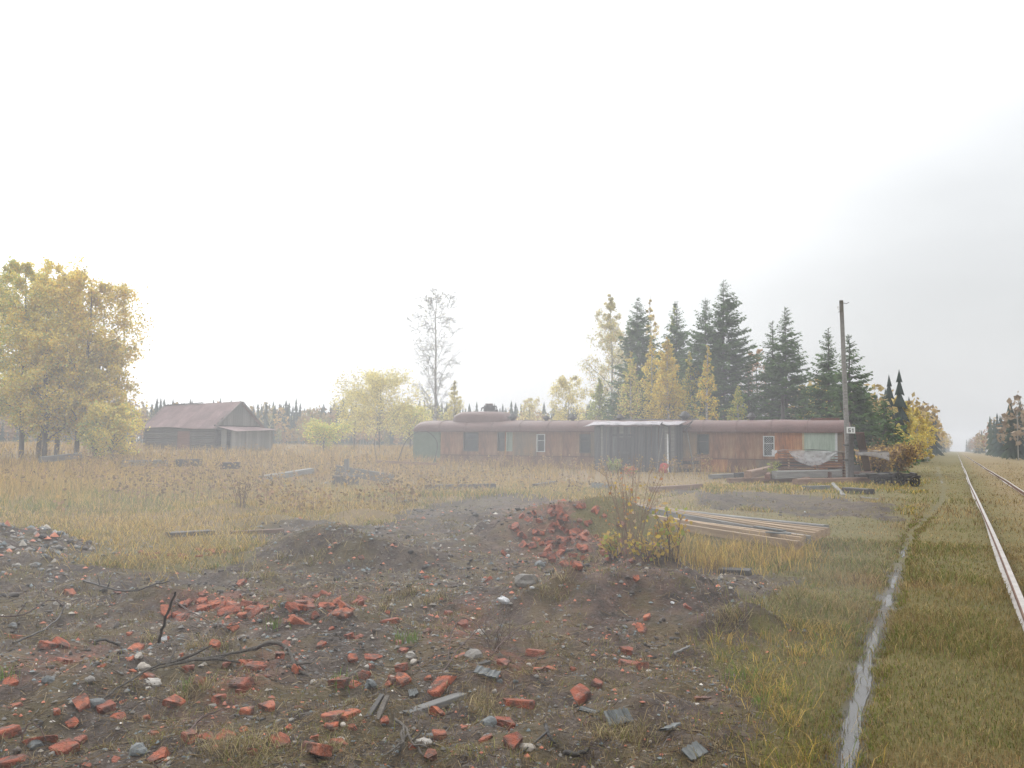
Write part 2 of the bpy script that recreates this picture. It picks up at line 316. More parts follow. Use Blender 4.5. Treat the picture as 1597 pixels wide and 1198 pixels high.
# ground: bare wet soil, short mossy grass, dry field, muddy rut
k = NM('ground_soil_and_turf', 0.85, 0.25)
P = k.co.outputs['Object']
n1 = k.noise(0.9, 6, P); n2 = k.noise(7, 6, P); n3 = k.noise(45, 4, P); n0 = k.noise(0.18, 4, P)
vo = k.n('ShaderNodeTexVoronoi'); vo.inputs['Scale'].default_value = 38; k.l(P, vo.inputs['Vector'])
soil = k.ramp(k.math('ADD', k.math('MULTIPLY', n1, 0.45), k.math('MULTIPLY', n2, 0.55)), [(0.34, (0.034, 0.025, 0.020)), (0.5, (0.088, 0.064, 0.050)), (0.66, (0.17, 0.13, 0.095))])
speck = k.ramp(vo.outputs['Color'], [(0.72, (0, 0, 0)), (0.86, (1, 1, 1))])
soil = k.mix(k.math('MULTIPLY', speck, 0.30), soil, (0.26, 0.225, 0.20))
soil = k.mix(k.math('MULTIPLY', k.ramp(n3, [(0.45, (0, 0, 0)), (0.65, (1, 1, 1))]), 0.35), soil, (0.045, 0.038, 0.034))
soil = k.mix(k.math('MULTIPLY', k.ramp(k.noise(1.9, 5, P), [(0.46, (0, 0, 0)), (0.60, (1, 1, 1))]), 0.65), soil, (0.125, 0.098, 0.042))
rd = k.attr('red'); soil = k.mix(k.math('MULTIPLY', rd.outputs['Fac'], k.ramp(n2, [(0.35, (0, 0, 0)), (0.65, (0.75, 0.75, 0.75))])), soil, (0.24, 0.075, 0.045))
moss = k.ramp(k.math('ADD', k.math('MULTIPLY', n1, 0.5), k.math('MULTIPLY', n2, 0.5)), [(0.3, (0.095, 0.085, 0.026)), (0.5, (0.15, 0.125, 0.042)), (0.7, (0.20, 0.145, 0.062))])
dry = k.ramp(k.math('ADD', k.math('MULTIPLY', n0, 0.5), k.math('MULTIPLY', n2, 0.5)), [(0.3, (0.15, 0.115, 0.05)), (0.5, (0.25, 0.175, 0.085)), (0.7, (0.28, 0.18, 0.11))])
c = k.mix(k.attr('dry').outputs['Fac'], moss, dry)
sa = k.math('ADD', k.attr('soil').outputs['Fac'], k.math('MULTIPLY', k.math('SUBTRACT', n2, 0.5), 0.7), clamp=True)
sf = k.ramp(sa, [(0.35, (0, 0, 0)), (0.6, (1, 1, 1))])
c = k.mix(sf, c, soil)
pf = k.attr('path').outputs['Fac']
mud = k.ramp(n2, [(0.3, (0.05, 0.043, 0.034)), (0.7, (0.11, 0.096, 0.08))]); c = k.mix(pf, c, mud); k.col(c)
rr = k.math('SUBTRACT', 0.85, k.math('MULTIPLY', pf, k.ramp(n1, [(0.35, (0.52, 0.52, 0.52)), (0.6, (0.28, 0.28, 0.28))]))); k.l(rr, k.b.inputs['Roughness'])
sp_ = k.math('ADD', 0.25, k.math('MULTIPLY', pf, 0.2)); k.l(sp_, k.b.inputs['Specular IOR Level'])
k.bump(k.math('ADD', k.math('MULTIPLY', n3, 0.6), k.math('MULTIPLY', k.noise(18, 6, P, rough=.7), 1.0)), 1.0, 0.045); M['ground'] = k.m
# ------------------------------------------------------------------ the ground
def build_ground():
    fr = np.linspace(R(-40), R(40), 390); bk = np.linspace(R(40), R(320), 60)[1:-1]
    az = np.concatenate([fr, bk]); rr = np.concatenate([np.geomspace(0.3, 3, 8)[:-1], np.geomspace(3, 34, 212)[:-1], np.geomspace(34, 1000, 70)])
    A, RR = np.meshgrid(az, rr); X = RR * np.sin(A); Y = RR * np.cos(A)
    x, y = X.ravel(), Y.ravel(); z = H(x, y)
    V = np.stack([x, y, z], 1); na, nr = len(az), len(rr)
    i, j = np.meshgrid(np.arange(nr - 1), np.arange(na)); i = i.ravel(); j = j.ravel(); j2 = (j + 1) % na
    F = np.stack([i * na + j, (i + 1) * na + j, (i + 1) * na + j2, i * na + j2], 1)[:, ::-1]
    c = len(V); V = np.vstack([V, [[0, 0, h1(0, 0)]]])
    me = mk('ground', V, F, M['ground'], smooth=True)
    x = V[:, 0]; y = V[:, 1]; r = np.hypot(x, y)
    st = (x - RAIL0[0]) * RAILN[0] + (y - RAIL0[1]) * RAILN[1]
    soil = soilmask(x, y) * (1 - smooth(40, 60, r))
    dry = np.clip(smooth(14, 20, r + (fbm(x, y, 3, 31.) - .5) * 8) * smooth(3, 10, st) + smooth(-0.2, -1.2, st) * 0.6, 0, 1)
    path = (1 - smooth(0.04, 0.17, dpath(x, y) + (fbm(x * 3, y * 3, 3, 21.) - 0.5) * 0.22)) * smooth(.30, .55, fbm(x * .9, y * .9, 3, 77.) + .12) * (1 - .75 * smooth(12.5, 18, np.hypot(x, y)))
    red = np.zeros(len(x))
    for (cx, cy, rx, ry) in REDZONES: red = np.maximum(red, np.exp(-(((x - cx) / rx) ** 2 + ((y - cy) / ry) ** 2)))
    for nme, v in (('soil', soil), ('dry', dry), ('path', path), ('red', red)):
        a = me.attributes.new(nme, 'FLOAT', 'POINT'); a.data.foreach_set('value', v.astype(np.float32))
    o = link('ground', me); tag(o, kind='structure'); o['label'] = 'dark wet soil, mossy turf and dry field'
REDZONES = []
for (px, py, w, h) in [(880, 830, 80, 40), (340, 945, 60, 20), (450, 950, 90, 22), (280, 866, 70, 14), (720, 980, 40, 30), (790, 1035, 60, 30), (100, 1030, 60, 30), (380, 1060, 50, 40)]:
    g = flat(px, py); q = flat(px + w, py); u = flat(px, py - h); REDZONES.append((g[0], g[1], abs(q[0] - g[0]), abs(u[1] - g[1])))
build_ground()

# puddles lying in the rut
def blob(n, rx, ry, seed, jag=0.25):
    a = np.linspace(0, 2 * math.pi, n, endpoint=False); k = 1 + jag * (vnoise(np.cos(a) * 1.3 + 5, np.sin(a) * 1.3 + 5, seed) - 0.5) * 2
    return [(rx * k[i] * math.cos(a[i]), ry * k[i] * math.sin(a[i])) for i in range(n)]
PUD = [((1394, 908), .05, .6, 'small bright puddle in the muddy rut beside the sawn boards'), ((1384, 938), .06, .45, 'puddle in the middle of the muddy rut, above the longest one'), ((1340, 1060), .055, 2.15, 'long pale puddle filling the near end of the muddy rut'), ((1409, 862), .045, .8, 'narrow far puddle in the rut near the board ends'), ((1466, 752), .12, 1.8, 'far puddle in the rut level with the iron trolley')]
for k_, ((px, py), w, l, lab) in enumerate(PUD):        # thin films of water lying on the bed of the rut, following its bends
    c = np.array(flat(px, py, -0.045)); V = []; F = []; n = 40
    seg = np.linalg.norm(np.diff(PATH, axis=0), axis=1); cum = np.concatenate([[0], np.cumsum(seg)])
    def along(s):
        s = min(max(s, 0.01), cum[-1] - .01); i = int(np.searchsorted(cum, s)) - 1; f = (s - cum[i]) / seg[i]; d = (PATH[i + 1] - PATH[i]) / seg[i]; return PATH[i] + (PATH[i + 1] - PATH[i]) * f, d
    ss = np.linspace(0, cum[-1], 600); s0 = ss[int(np.argmin([np.hypot(*(along(s)[0] - c)) for s in ss]))]
    for i in range(n):
        t = -1 + 2 * i / (n - 1); p, d = along(s0 + t * l); nn = np.array((-d[1], d[0])); k = max(.02, (1 - abs(t) ** 2.5) ** .6)
        wl = w * k * (.55 + .9 * float(vnoise(np.array([i * .16 * l]), np.array([k_ * 3.1]), 5.)[0])); wr = w * k * (.55 + .9 * float(vnoise(np.array([i * .16 * l + 40]), np.array([k_ * 3.1]), 6.)[0]))
        for o_ in (wl, 0.0, -wr): q2 = p + nn * o_; V.append((q2[0], q2[1], h1(*p) + .0035))
    for i in range(n - 1):
        for j in range(2): a = i * 3 + j; F.append((a, a + 1, a + 4, a + 3))
    o0 = V[n // 2 * 3 + 1]; me = mpy('puddle', [(x - o0[0], y - o0[1], z - o0[2]) for x, y, z in V], F, M['water'], True)
    o = link('puddle', me, None, Matrix.Translation(o0)); tag(o, kind='structure'); o['label'] = lab

# ------------------------------------------------------------------ railway track
k = NM('worn_rail', 0.4, 0.5); gn = k.n('ShaderNodeNewGeometry'); sx2 = k.n('ShaderNodeSeparateXYZ'); k.l(gn.outputs['Normal'], sx2.inputs[0])
f = k.noise(5, 4); top = k.ramp(sx2.outputs['Z'], [(.80, (0, 0, 0)), (.93, (1, 1, 1))]); k.col(k.mix(top, k.ramp(f, [(.3, (.09, .045, .03)), (.7, (.19, .10, .065))]), k.ramp(f, [(.3, (.26, .22, .19)), (.7, (.42, .39, .36))])))
k.l(k.math('SUBTRACT', .75, k.math('MULTIPLY', top, .42)), k.b.inputs['Roughness']); M['rail'] = k.m
def rail_profile():
    h = [(-.062, 0), (.062, 0), (.062, .012), (.012, .03), (.012, .10), (.034, .112), (.034, .138), (.026, .15), (-.026, .15), (-.034, .138), (-.034, .112), (-.012, .10), (-.012, .03), (-.062, .012)]
    return h
def rail(off, label):
    prof = rail_profile(); n = len(prof); s = np.concatenate([np.arange(-14, 60, 2.0), np.geomspace(60, 420, 40)])
    V = []; 
    for q in s:
        p = RAIL0 + RAILD * q - RAILN * off; wob = 0.018 * math.sin(q * 0.13 + off); z = -0.02 + 0.008 * math.sin(q * 0.31 + off)
        for a, b in prof: V.append((p[0] - RAILN[0] * (a + wob), p[1] - RAILN[1] * (a + wob), z + b))
    F = [];  m = len(s)
    for i in range(m - 1):
        for j in range(n): F.append((i * n + j, i * n + (j + 1) % n, (i + 1) * n + (j + 1) % n, (i + 1) * n + j))
    F.append(tuple(range(n))); F.append(tuple(range((m - 1) * n, m * n))[::-1])
    o = link('rail', mpy('rail', V, F, M['rail'])); tag(o, label, 'rail', 'rails of the overgrown track')
rail(0.0, 'near rail of the overgrown track, running from the right edge'); rail(1.59, 'far rail of the overgrown track, cut by the right edge')

# ------------------------------------------------------------------ bars, tubes, rocks
def bar_mesh(name, L, w, h, mat, seed=0, seg=6, bow=0.0, jit=0.03, twist=0.0):
    """a beam along local +X from 0 to L, base on z=0, with worn edges"""
    q = random.Random(seed); b = min(w, h) * 0.10
    prof = [(-w / 2 + b, 0), (w / 2 - b, 0), (w / 2, b), (w / 2, h - b), (w / 2 - b, h), (-w / 2 + b, h), (-w / 2, h - b), (-w / 2, b)]
    V = []; F = []; n = 8
    for i in range(seg + 1):
        t = i / seg; dz = bow * 4 * t * (1 - t); dy = (q.random() - .5) * w * jit * 2; a = twist * (t - .5)
        for (y, z) in prof:
            yy = y + (q.random() - .5) * w * jit; z2 = z + (q.random() - .5) * h * jit
            xx = t * L + ((q.random() - .5) * min(w, h) * 0.25 if i in (0, seg) else 0)
            V.append((xx, yy * math.cos(a) - (z2 - h / 2) * math.sin(a) + dy, h / 2 + yy * math.sin(a) + (z2 - h / 2) * math.cos(a) + dz))
    for i in range(seg):
        for j in range(n): F.append((i * n + j, i * n + (j + 1) % n, (i + 1) * n + (j + 1) % n, (i + 1) * n + j))
    F.append(tuple(range(n))[::-1]); F.append(tuple(range(seg * n, seg * n + n)))
    return mpy(name, V, [f[::-1] for f in F], mat)
def frame_from(p, q, up=Vector((0, 0, 1))):
    p, q = Vector(p), Vector(q); X = (q - p).normalized(); Y = up.cross(X).normalized(); Z = X.cross(Y)
    m = Matrix((X, Y, Z)).transposed().to_4x4(); m.translation = p; return m, (q - p).length
def bar(name, p, q, w, h, mat, label=None, cat=None, group=None, parent=None, seed=None, **k):
    m, L = frame_from(p, q); me = bar_mesh(name, L, w, h, mat, seed if seed is not None else rnd.randint(0, 9999), **k)
    o = link(name, me, parent, m)
    if parent is None: tag(o, label, cat, group)
    return o
def gbar(name, a, b, w, h, mat, label, cat, group=None, la=0.0, lb=0.0, **k):
    """a timber on the ground whose lower edge runs between two photo pixels"""
    p, q = gp(*a), gp(*b); p[2] += la - 0.02; q[2] += lb - 0.02
    return bar(name, p, q, w, h, mat, label, cat, group, **k)
def tubes(chains, sides=5):
    """chains: list of (points (n,3), radii (n)) -> V, F arrays of triangles"""
    VV = []; FF = []; base = 0; ca = np.cos(np.arange(sides) * 2 * math.pi / sides); sa = np.sin(np.arange(sides) * 2 * math.pi / sides)
    for P, r in chains:
        P = np.asarray(P, float); r = np.asarray(r, float); n = len(P)
        T = np.gradient(P, axis=0); T /= np.linalg.norm(T, axis=1)[:, None] + 1e-9
        ref = np.array((0.0, 0.0, 1.0)) if abs(T[0, 2]) < 0.9 else np.array((1.0, 0, 0))
        A = np.cross(T, ref); A /= np.linalg.norm(A, axis=1)[:, None] + 1e-9; B = np.cross(T, A)
        V = P[:, None, :] + r[:, None, None] * (A[:, None, :] * ca[None, :, None] + B[:, None, :] * sa[None, :, None])
        VV.append(V.reshape(-1, 3)); i, j = np.meshgrid(np.arange(n - 1), np.arange(sides), indexing='ij'); i = i.ravel(); j = j.ravel(); j2 = (j + 1) % sides
        a = base + i * sides + j; b = base + i * sides + j2; c = base + (i + 1) * sides + j2; d = base + (i + 1) * sides + j
        FF.append(np.stack([a, b, c], 1)); FF.append(np.stack([a, c, d], 1)); base += n * sides
    return np.vstack(VV), np.vstack(FF)
def tube_obj(name, pts, radii, mat, parent=None, sides=6):
    V, F = tubes([(pts, radii)], sides); n = len(pts)
    V = np.vstack([V, [pts[0]], [pts[-1]]]); m = len(V)
    cap = [(i, (i + 1) % sides, m - 2) for i in range(sides)] + [((n - 1) * sides + (i + 1) % sides, (n - 1) * sides + i, m - 1) for i in range(sides)]
    return link(name, mk(name, V, np.vstack([F, cap]), mat, smooth=True), parent)
def curve_pts(pts, n=10, wob=0.0, seed=0):
    pts = np.asarray(pts, float); q = np.random.default_rng(seed); s = np.linspace(0, len(pts) - 1, n); o = []
    for t in s:
        i = int(min(max(math.floor(t), 0), len(pts) - 2)); f = t - i
        p0 = pts[max(i - 1, 0)]; p1 = pts[i]; p2 = pts[i + 1]; p3 = pts[min(i + 2, len(pts) - 1)]
        o.append(0.5 * (2 * p1 + (p2 - p0) * f + (2 * p0 - 5 * p1 + 4 * p2 - p3) * f * f + (3 * p1 - p0 - 3 * p2 + p3) * f ** 3))
    o = np.array(o); return o + q.normal(0, 1, o.shape) * wob
def rock_mesh(name, mat, seed, sx=1, sy=1, sz=1, rough=0.25, sub=2, smoothf=False):
    import bmesh
    bm = bmesh.new(); bmesh.ops.create_icosphere(bm, subdivisions=sub, radius=0.5); q = np.random.default_rng(seed); off = q.random(3) * 50
    for v in bm.verts:
        c = np.array(v.co); n = vnoise(np.array([c[0] * 3 + off[0]]), np.array([c[1] * 3 + off[1] + c[2] * 2.3]), off[2])[0] - 0.5
        v.co = Vector(c * (1 + rough * 2 * n)); v.co.x *= sx; v.co.y *= sy; v.co.z *= sz
    me = bpy.data.meshes.new(name); bm.to_mesh(me); bm.free(); me.materials.append(mat)
    for p in me.polygons: p.use_smooth = smoothf
    return me
def brick_mesh(seed, L, W, T, breaks):
    """a brick 1.0 = 250 mm long; corners knocked off by cutting planes, faces roughened"""
    import bmesh
    q = random.Random(seed); bm = bmesh.new(); bmesh.ops.create_cube(bm, size=1.0)
    for v in bm.verts: v.co = Vector((v.co.x * L, v.co.y * W, v.co.z * T)) 
    bmesh.ops.bevel(bm, geom=list(bm.edges), offset=min(W, T) * 0.12, segments=1, affect='EDGES')
    for b in range(breaks):
        n = Vector((q.choice((-1, 1)) * q.uniform(.5, 1), q.choice((-1, 1)) * q.uniform(.1, .9), q.uniform(-.7, .8))).normalized()
        e = abs(n.x) * L / 2 + abs(n.y) * W / 2 + abs(n.z) * T / 2; d = e * q.uniform(0.35, 0.75)
        r = bmesh.ops.bisect_plane(bm, geom=list(bm.verts) + list(bm.edges) + list(bm.faces), plane_co=n * d, plane_no=n, clear_outer=True)
        ed = [g for g in r['geom_cut'] if isinstance(g, bmesh.types.BMEdge)]
        if ed:
            try:
                f = bmesh.ops.contextual_create(bm, geom=ed)['faces']
                p = bmesh.ops.poke(bm, faces=f)
                for v in p['verts']: v.co += n * q.uniform(-.25, .12) * T
            except Exception: pass
    for v in bm.verts: v.co += Vector((q.uniform(-1, 1), q.uniform(-1, 1), q.uniform(-1, 1))) * T * 0.03
    bmesh.ops.triangulate(bm, faces=list(bm.faces))
    bmesh.ops.subdivide_edges(bm, edges=[e for e in bm.edges if e.calc_length() > T * .7], cuts=1)
    bmesh.ops.triangulate(bm, faces=list(bm.faces))
    for v in bm.verts:
        c = v.co * 26; nn = math.sin(c.x * 1.3 + seed) * math.cos(c.y * 1.7 + seed * 2) + math.sin(c.z * 2.1 + c.x) * .6
        v.co *= 1 + .05 * nn; v.co += Vector((q.uniform(-1, 1), q.uniform(-1, 1), q.uniform(-1, 1))) * T * 0.035
    bmesh.ops.recalc_face_normals(bm, faces=list(bm.faces))
    me = bpy.data.meshes.new('brick'); bm.to_mesh(me); bm.free(); me.materials.append(M['brick']); return me

# sleepers sunk almost flush in the turf
q = random.Random(8); _sl = [bar_mesh('sleeper', 2.7, .22, .16, M['wood_dark'], 900 + i_, 6, jit=.08) for i_ in range(3)]
for i_ in range(34):
    s_ = -1.5 + i_ * 0.72 + q.uniform(-.06, .06); p = RAIL0 + RAILD * s_ + RAILN * (.56 + q.uniform(-.05, .05)); o = link('sleeper', _sl[i_ % 3]); a_ = math.atan2(-RAILN[1], -RAILN[0]) + q.uniform(-.04, .04)
    o.matrix_world = Matrix.Translation((p[0], p[1], -.185 + q.uniform(-.015, .015))) @ Matrix.Rotation(a_, 4, 'Z'); tag(o, ('one of the near' if i_ < 12 else 'one of the middle' if i_ < 23 else 'one of the far') + ' dark wooden sleepers sunk in the turf under the rails', 'sleeper', 'sleepers of the overgrown track')

# ------------------------------------------------------------------ railway coach set down on the ground
CM = Matrix(((CU[0], CN[0], 0, COACH_L[0]), (CU[1], CN[1], 0, COACH_L[1]), (0, 0, 1, CBASE), (0, 0, 0, 1)))   # local x along, y to the camera, z up
# CU,CN,Z is left handed as (x,y,z); flip y so the matrix stays a rotation: local y points away from the camera
CM = Matrix(((CU[0], -CN[0], 0, COACH_L[0]), (CU[1], -CN[1], 0, COACH_L[1]), (0, 0, 1, CBASE), (0, 0, 0, 1)))
CI = CM.inverted()
def cu(px, py, v=0.0):
    """photo pixel -> (u, z) on the plane v metres in front of the coach side"""
    d = ray(px, py); o3 = CI @ Vector((0, 0, CAM_Z)); dd = CI.to_3x3() @ Vector(d); t = (-v - o3.y) / dd.y; p = o3 + dd * t; return p.x, p.z
def cbox(name, u0, u1, y0, y1, z0, z1, mat, parent, bev=0.0, jit=0.0, seed=0):
    q = random.Random(seed)
    V = [(u, y, z) for u in (u0, u1) for y in (y0, y1) for z in (z0, z1)]
    if jit: V = [(a + q.uniform(-jit, jit), b, c + q.uniform(-jit, jit)) for a, b, c in V]
    F = [(0, 1, 3, 2), (4, 6, 7, 5), (0, 4, 5, 1), (2, 3, 7, 6), (0, 2, 6, 4), (1, 5, 7, 3)]
    c = ((u0 + u1) / 2, (y0 + y1) / 2, z0); V = [(a - c[0], b - c[1], d - c[2]) for a, b, d in V]
    me = mpy(name, V, F, mat); return link(name, me, parent, Matrix.Translation(c))
coach = empty('railway_coach', CM); tag(coach, 'long rusty railway coach without wheels, with rounded purple-brown roof', 'railway coach')
CW = 3.0; EAVE = 2.08
def coach_wall(z0, z1, spans):
    pass
wins = []   # u0,u1,z0,z1,frame,label
for (xa, ya, xb, yb, fr, lab) in [(723, 674, 746, 704, 'frame_dark', None), (776, 674, 787, 704, 'frame_dark', None), (790, 674, 799, 704, 'pale_green', 'pale blue-green boarded window'), (837, 677, 850, 705, 'frame_white', 'window with a white frame'), (904, 677, 921, 707, 'frame_dark', None), (1087, 677, 1106, 709, 'frame_dark', None), (1190, 680, 1208, 712, 'frame_white', 'window behind a wire grating')]:
    u0, za = cu(xa, ya); u1, zb = cu(xb, yb); wins.append((u0, u1, zb, za, fr, lab))
Z0U = 0.72; ue0 = cu(687, 690)[0]; uR0 = cu(1253, 690)[0]; uR1 = cu(1304, 690)[0]
edges = [ue0]
for w in wins: edges += [w[0], w[1]]
edges += [uR0]
def panel(u0, u1, z0, z1, mat, seed):
    cbox('wall_panel', u0 + .006, u1 - .006, 0 + rnd.uniform(0, .006), 0.13, z0 + .004, z1 - .004, M[mat], coach, seed=seed)
q = random.Random(3)
for i in range(0, len(edges) - 1):
    a, b = edges[i], edges[i + 1]; right = a > cu(1055, 690)[0]
    if i % 2 == 1:                                             # a window column: strips above and below it
        w = wins[(i - 1) // 2]; panel(a, b, w[3], EAVE, 'rust_brown', i); panel(a, b, Z0U, w[2], 'rust_brown', i + 50)
    else:
        n = max(1, round((b - a) / 1.1)); s = np.linspace(a, b, n + 1)
        for j in range(n): panel(s[j], s[j + 1], Z0U, EAVE, (q.choice(['rust_orange', 'rust_orange', 'rust_orange', 'rust_brown']) if right else q.choice(['rust_brown', 'rust_brown', 'rust_orange', 'rust_grey'])), 100 + i * 9 + j)
s = np.linspace(ue0, CLEN - .02, 17)
for j in range(16): panel(s[j], s[j + 1], 0.0, Z0U, (q.choice(['rust_grey', 'rust_orange', 'rust_grey', 'rust_brown']) if j > 9 else 'rust_brown'), 300 + j)
cbox('wall_seam', ue0, CLEN - .02, -0.012, 0.0, Z0U - .02, Z0U + .02, M['rust_dark'], coach)
# windows
for (u0, u1, z0, z1, fr, lab) in wins:
    wn_ = empty('window'); wn_.parent = coach; wn_.location = ((u0 + u1) / 2, 0, z0)
    if lab: wn_['label'] = lab
    w, h, f = (u1 - u0) / 2, z1 - z0, 0.045
    pane = cbox('pane', -w + f, w - f, 0.11, 0.12, f, h - f, M['pale_green'] if fr == 'pale_green' else M['glass'], wn_)
    V = []; F = []
    for (a, b, c, d) in [(-w, -w + f, 0, h), (w - f, w, 0, h), (-w + f, w - f, 0, f), (-w + f, w - f, h - f, h), (-w + f, w - f, h * .62, h * .62 + .03)]:
        n = len(V); V += [(x, y, z) for x in (a, b) for y in (-.03, .10) for z in (c, d)]; F += [tuple(n + t for t in ff) for ff in [(0, 1, 3, 2), (4, 6, 7, 5), (0, 4, 5, 1), (2, 3, 7, 6), (0, 2, 6, 4), (1, 5, 7, 3)]]
    link('frame', mpy('frame', V, F, M[fr]), wn_)
    if lab and 'grating' in lab:
        ch = []
        for t in np.arange(-h, 2 * w, 0.11):
            for sg in (1, -1):
                p = [];
                for zz in np.linspace(f, h - f, 12):
                    xx = -w + t + zz if sg > 0 else w - t - zz
                    if -w + f < xx < w - f: p.append((xx, -.012, zz))
                if len(p) > 1: ch.append((p[::len(p) - 1], [.006, .006]))
        V, F = tubes(ch, 3); link('grating', mk('grating', V, F, M['frame_white']), wn_)
# end panels, inner shell, far wall
cbox('end_wall', 0.0, 0.06, 0.06, CW, 0.0, EAVE, M['green'], coach); cbox('end_wall', CLEN - .06, CLEN, 0.06, CW, 0.0, EAVE, M['rust_brown'], coach); cbox('rear_wall', 0.06, CLEN - .06, CW - .06, CW, 0.0, EAVE, M['rust_brown'], coach)
cbox('inner_floor', 0.07, CLEN - .07, 0.07, CW - .07, 0.0, 0.08, M['wood_dark'], coach); cbox('partition', 0.07, CLEN - .07, 1.2, 1.24, 0.09, 2.0, M['wood_dark'], coach)
dg = cbox('vestibule_door', 0.02, ue0 - .01, -0.012, 0.05, 0.0, EAVE, M['green'], coach); dg['label'] = 'green painted end door of the coach'
cbox('door_window', -.32, .18, -.02, -.008, 0.95, 1.75, M['glass'], dg); cbox('door_post', .62, .70, -.03, -.008, 0.0, 2.0, M['frame_dark'], dg)
bd = cbox('boarded_opening', uR0, uR1, -0.015, 0.05, Z0U, EAVE - .02, M['pale_green'], coach); bd['label'] = 'pale green board filling a wide opening'
hw = (uR1 - uR0) / 2
for (a, b) in ((-hw - .05, -hw + .04), (hw - .04, hw + .06)): cbox('trim', a, b, -.05, -.02, -.1, EAVE - Z0U - .04, M['yellow_trim'] if a < 0 else M['frame_white'], bd)
panel(uR1, CLEN - .02, Z0U, EAVE, 'rust_grey', 9)
# roof: barrel profile with rounded ends
def coach_roof():
    prof = []
    for i in range(19):
        t = i / 18; a = math.pi * (1 - t); x = math.cos(a); zz = math.sin(a)
        prof.append((CW / 2 + math.copysign(abs(x) ** 0.62, x) * (CW / 2 + .07), EAVE - 0.0 + (abs(zz) ** 0.85) * 0.62))
    us = [-.05, -.02, .08, .22, .45] + list(np.linspace(.8, CLEN - .35, 40)) + [CLEN - .08, CLEN - .01, CLEN + .06]
    sc = [.25, .55, .78, .93, .99] + [1] * 40 + [1, .985, .94]
    V = []; F = []; n = len(prof)
    for u, k in zip(us, sc):
        wb = 0.012 * math.sin(u * 1.3) + .008 * math.sin(u * 3.1)
        for (y, z) in prof: V.append((u, CW / 2 + (y - CW / 2) * (0.9 + .1 * k), EAVE - 0.01 + (z - EAVE) * k + (wb if z > EAVE + .1 else 0)))
    for i in range(len(us) - 1):
        for j in range(n - 1): F.append((i * n + j, (i + 1) * n + j, (i + 1) * n + j + 1, i * n + j + 1))
    F.append(tuple(range(n))); F.append(tuple(range((len(us) - 1) * n, len(us) * n))[::-1])
    return link('roof', mpy('roof', V, F, M['coach_roof'], True), coach)
roof = coach_roof()
for i_ in range(1, 14):                                            # lapped seams of the roof sheets
    u_ = CLEN * i_ / 14; pts = []
    for j_ in range(19):
        a_ = math.pi * (1 - j_ / 18); c_ = math.cos(a_); pts.append((u_, CW / 2 + math.copysign(abs(c_) ** .62, c_) * (CW / 2 + .075), EAVE + (math.sin(a_) ** .85) * .62 + .004 + .012 * math.sin(u_ * 1.3) + .008 * math.sin(u_ * 3.1)))
    tube_obj('roof_seam', pts, [.018] * 19, M['coach_roof'], coach, 5)
cbox('gutter', 0.1, CLEN - .05, -.10, -.06, EAVE - .05, EAVE + .0, M['rust_dark'], coach)
RT = EAVE + 0.60
def ventilator(px, s=1.0, k=0):
    u = cu(px, 655, -1.0)[0]; e = empty('ventilator'); e.parent = coach; e.scale = (.72, .72, 1.15); e.location = (u, 1.0, RT - .03); q = random.Random(k)
    tube_obj('stub', [(0, 0, -.08), (0, 0, .10 * s)], [.09 * s, .09 * s], M['iron'], e, 8)
    V = []; F = []
    for i in range(10):
        a = 2 * math.pi * i / 10
        for (r, z) in ((.10, .04), (.20 + .03 * (i % 2), .10), (.15, .16), (.05, .22)): V.append((r * s * math.cos(a), r * s * math.sin(a), z * s))
    for i in range(10):
        for j in range(3): a, b = i * 4 + j, ((i + 1) % 10) * 4 + j; F.append((a, b, b + 1, a + 1))
    F.append(tuple(i * 4 + 3 for i in range(10))); link('cap', mpy('cap', V, F, M['iron']), e)
    for a in range(4):
        c, sn = math.cos(a * math.pi / 2 + .4), math.sin(a * math.pi / 2 + .4)
        tube_obj('vane', [(c * .08 * s, sn * .08 * s, .08 * s), (c * .27 * s, sn * .27 * s, (.10 + q.uniform(-.03, .12)) * s)], [.022, .014], M['iron'], e, 4)
for k_, px in enumerate((799, 852, 893, 967, 1068, 1172)): ventilator(px, (1.7, 1.3, 1.4, 1.5, 2.0, 1.6)[k_], k_)
# raised tank cover on the roof with a rusty hood on top
ua, ub = cu(711, 650, -1.2)[0], cu(797, 650, -1.2)[0]
def dome(u0, u1):
    V = []; F = []; m, n = 17, 11; L = (u1 - u0) / 2
    for i in range(m):
        t = -1 + 2 * i / (m - 1); k = (1 - abs(t) ** 5.0) ** 0.42
        for j in range(n):
            a = math.pi * (1 - j / (n - 1)); y = math.cos(a); z = math.sin(a)
            V.append((t * L, math.copysign(abs(y) ** .55, y) * 1.05 * (0.55 + .45 * k), abs(z) ** .6 * .66 * k + .002))
    for i in range(m - 1):
        for j in range(n - 1): a = i * n + j; F.append((a, a + n, a + n + 1, a + 1))
    return link('tank_cover', mpy('tank_cover', V, F, M['coach_roof'], True), coach, Matrix.Translation(((u0 + u1) / 2, 1.4, RT - .12)))
td = dome(ua, ub)
hood = empty('roof_hood'); hood.parent = td; hood.location = (.28, 0, .56); hood.scale = (1.35, 1.35, 1.25)
tube_obj('hood_drum', [(0, 0, 0), (0, 0, .20), (.01, 0, .34), (.01, 0, .40)], [.22, .25, .23, .12], M['iron'], hood, 10)
tube_obj('hood_lid', [(.0, 0, .40), (.0, 0, .44)], [.19, .17], M['rust_dark'], hood, 10)
tube_obj('hood_arm', [(.2, -.05, .30), (.36, -.05, .32), (.40, -.05, .18)], [.03, .03, .02], M['iron'], hood, 5)
tube_obj('hood_arm', [(-.2, -.05, .30), (-.32, -.05, .24), (-.36, -.05, .10)], [.03, .03, .02], M['iron'], hood, 5); tube_obj('hood_motor', [(.25, -.1, .05), (.45, -.1, .08)], [.09, .10], M['iron'], hood, 8)
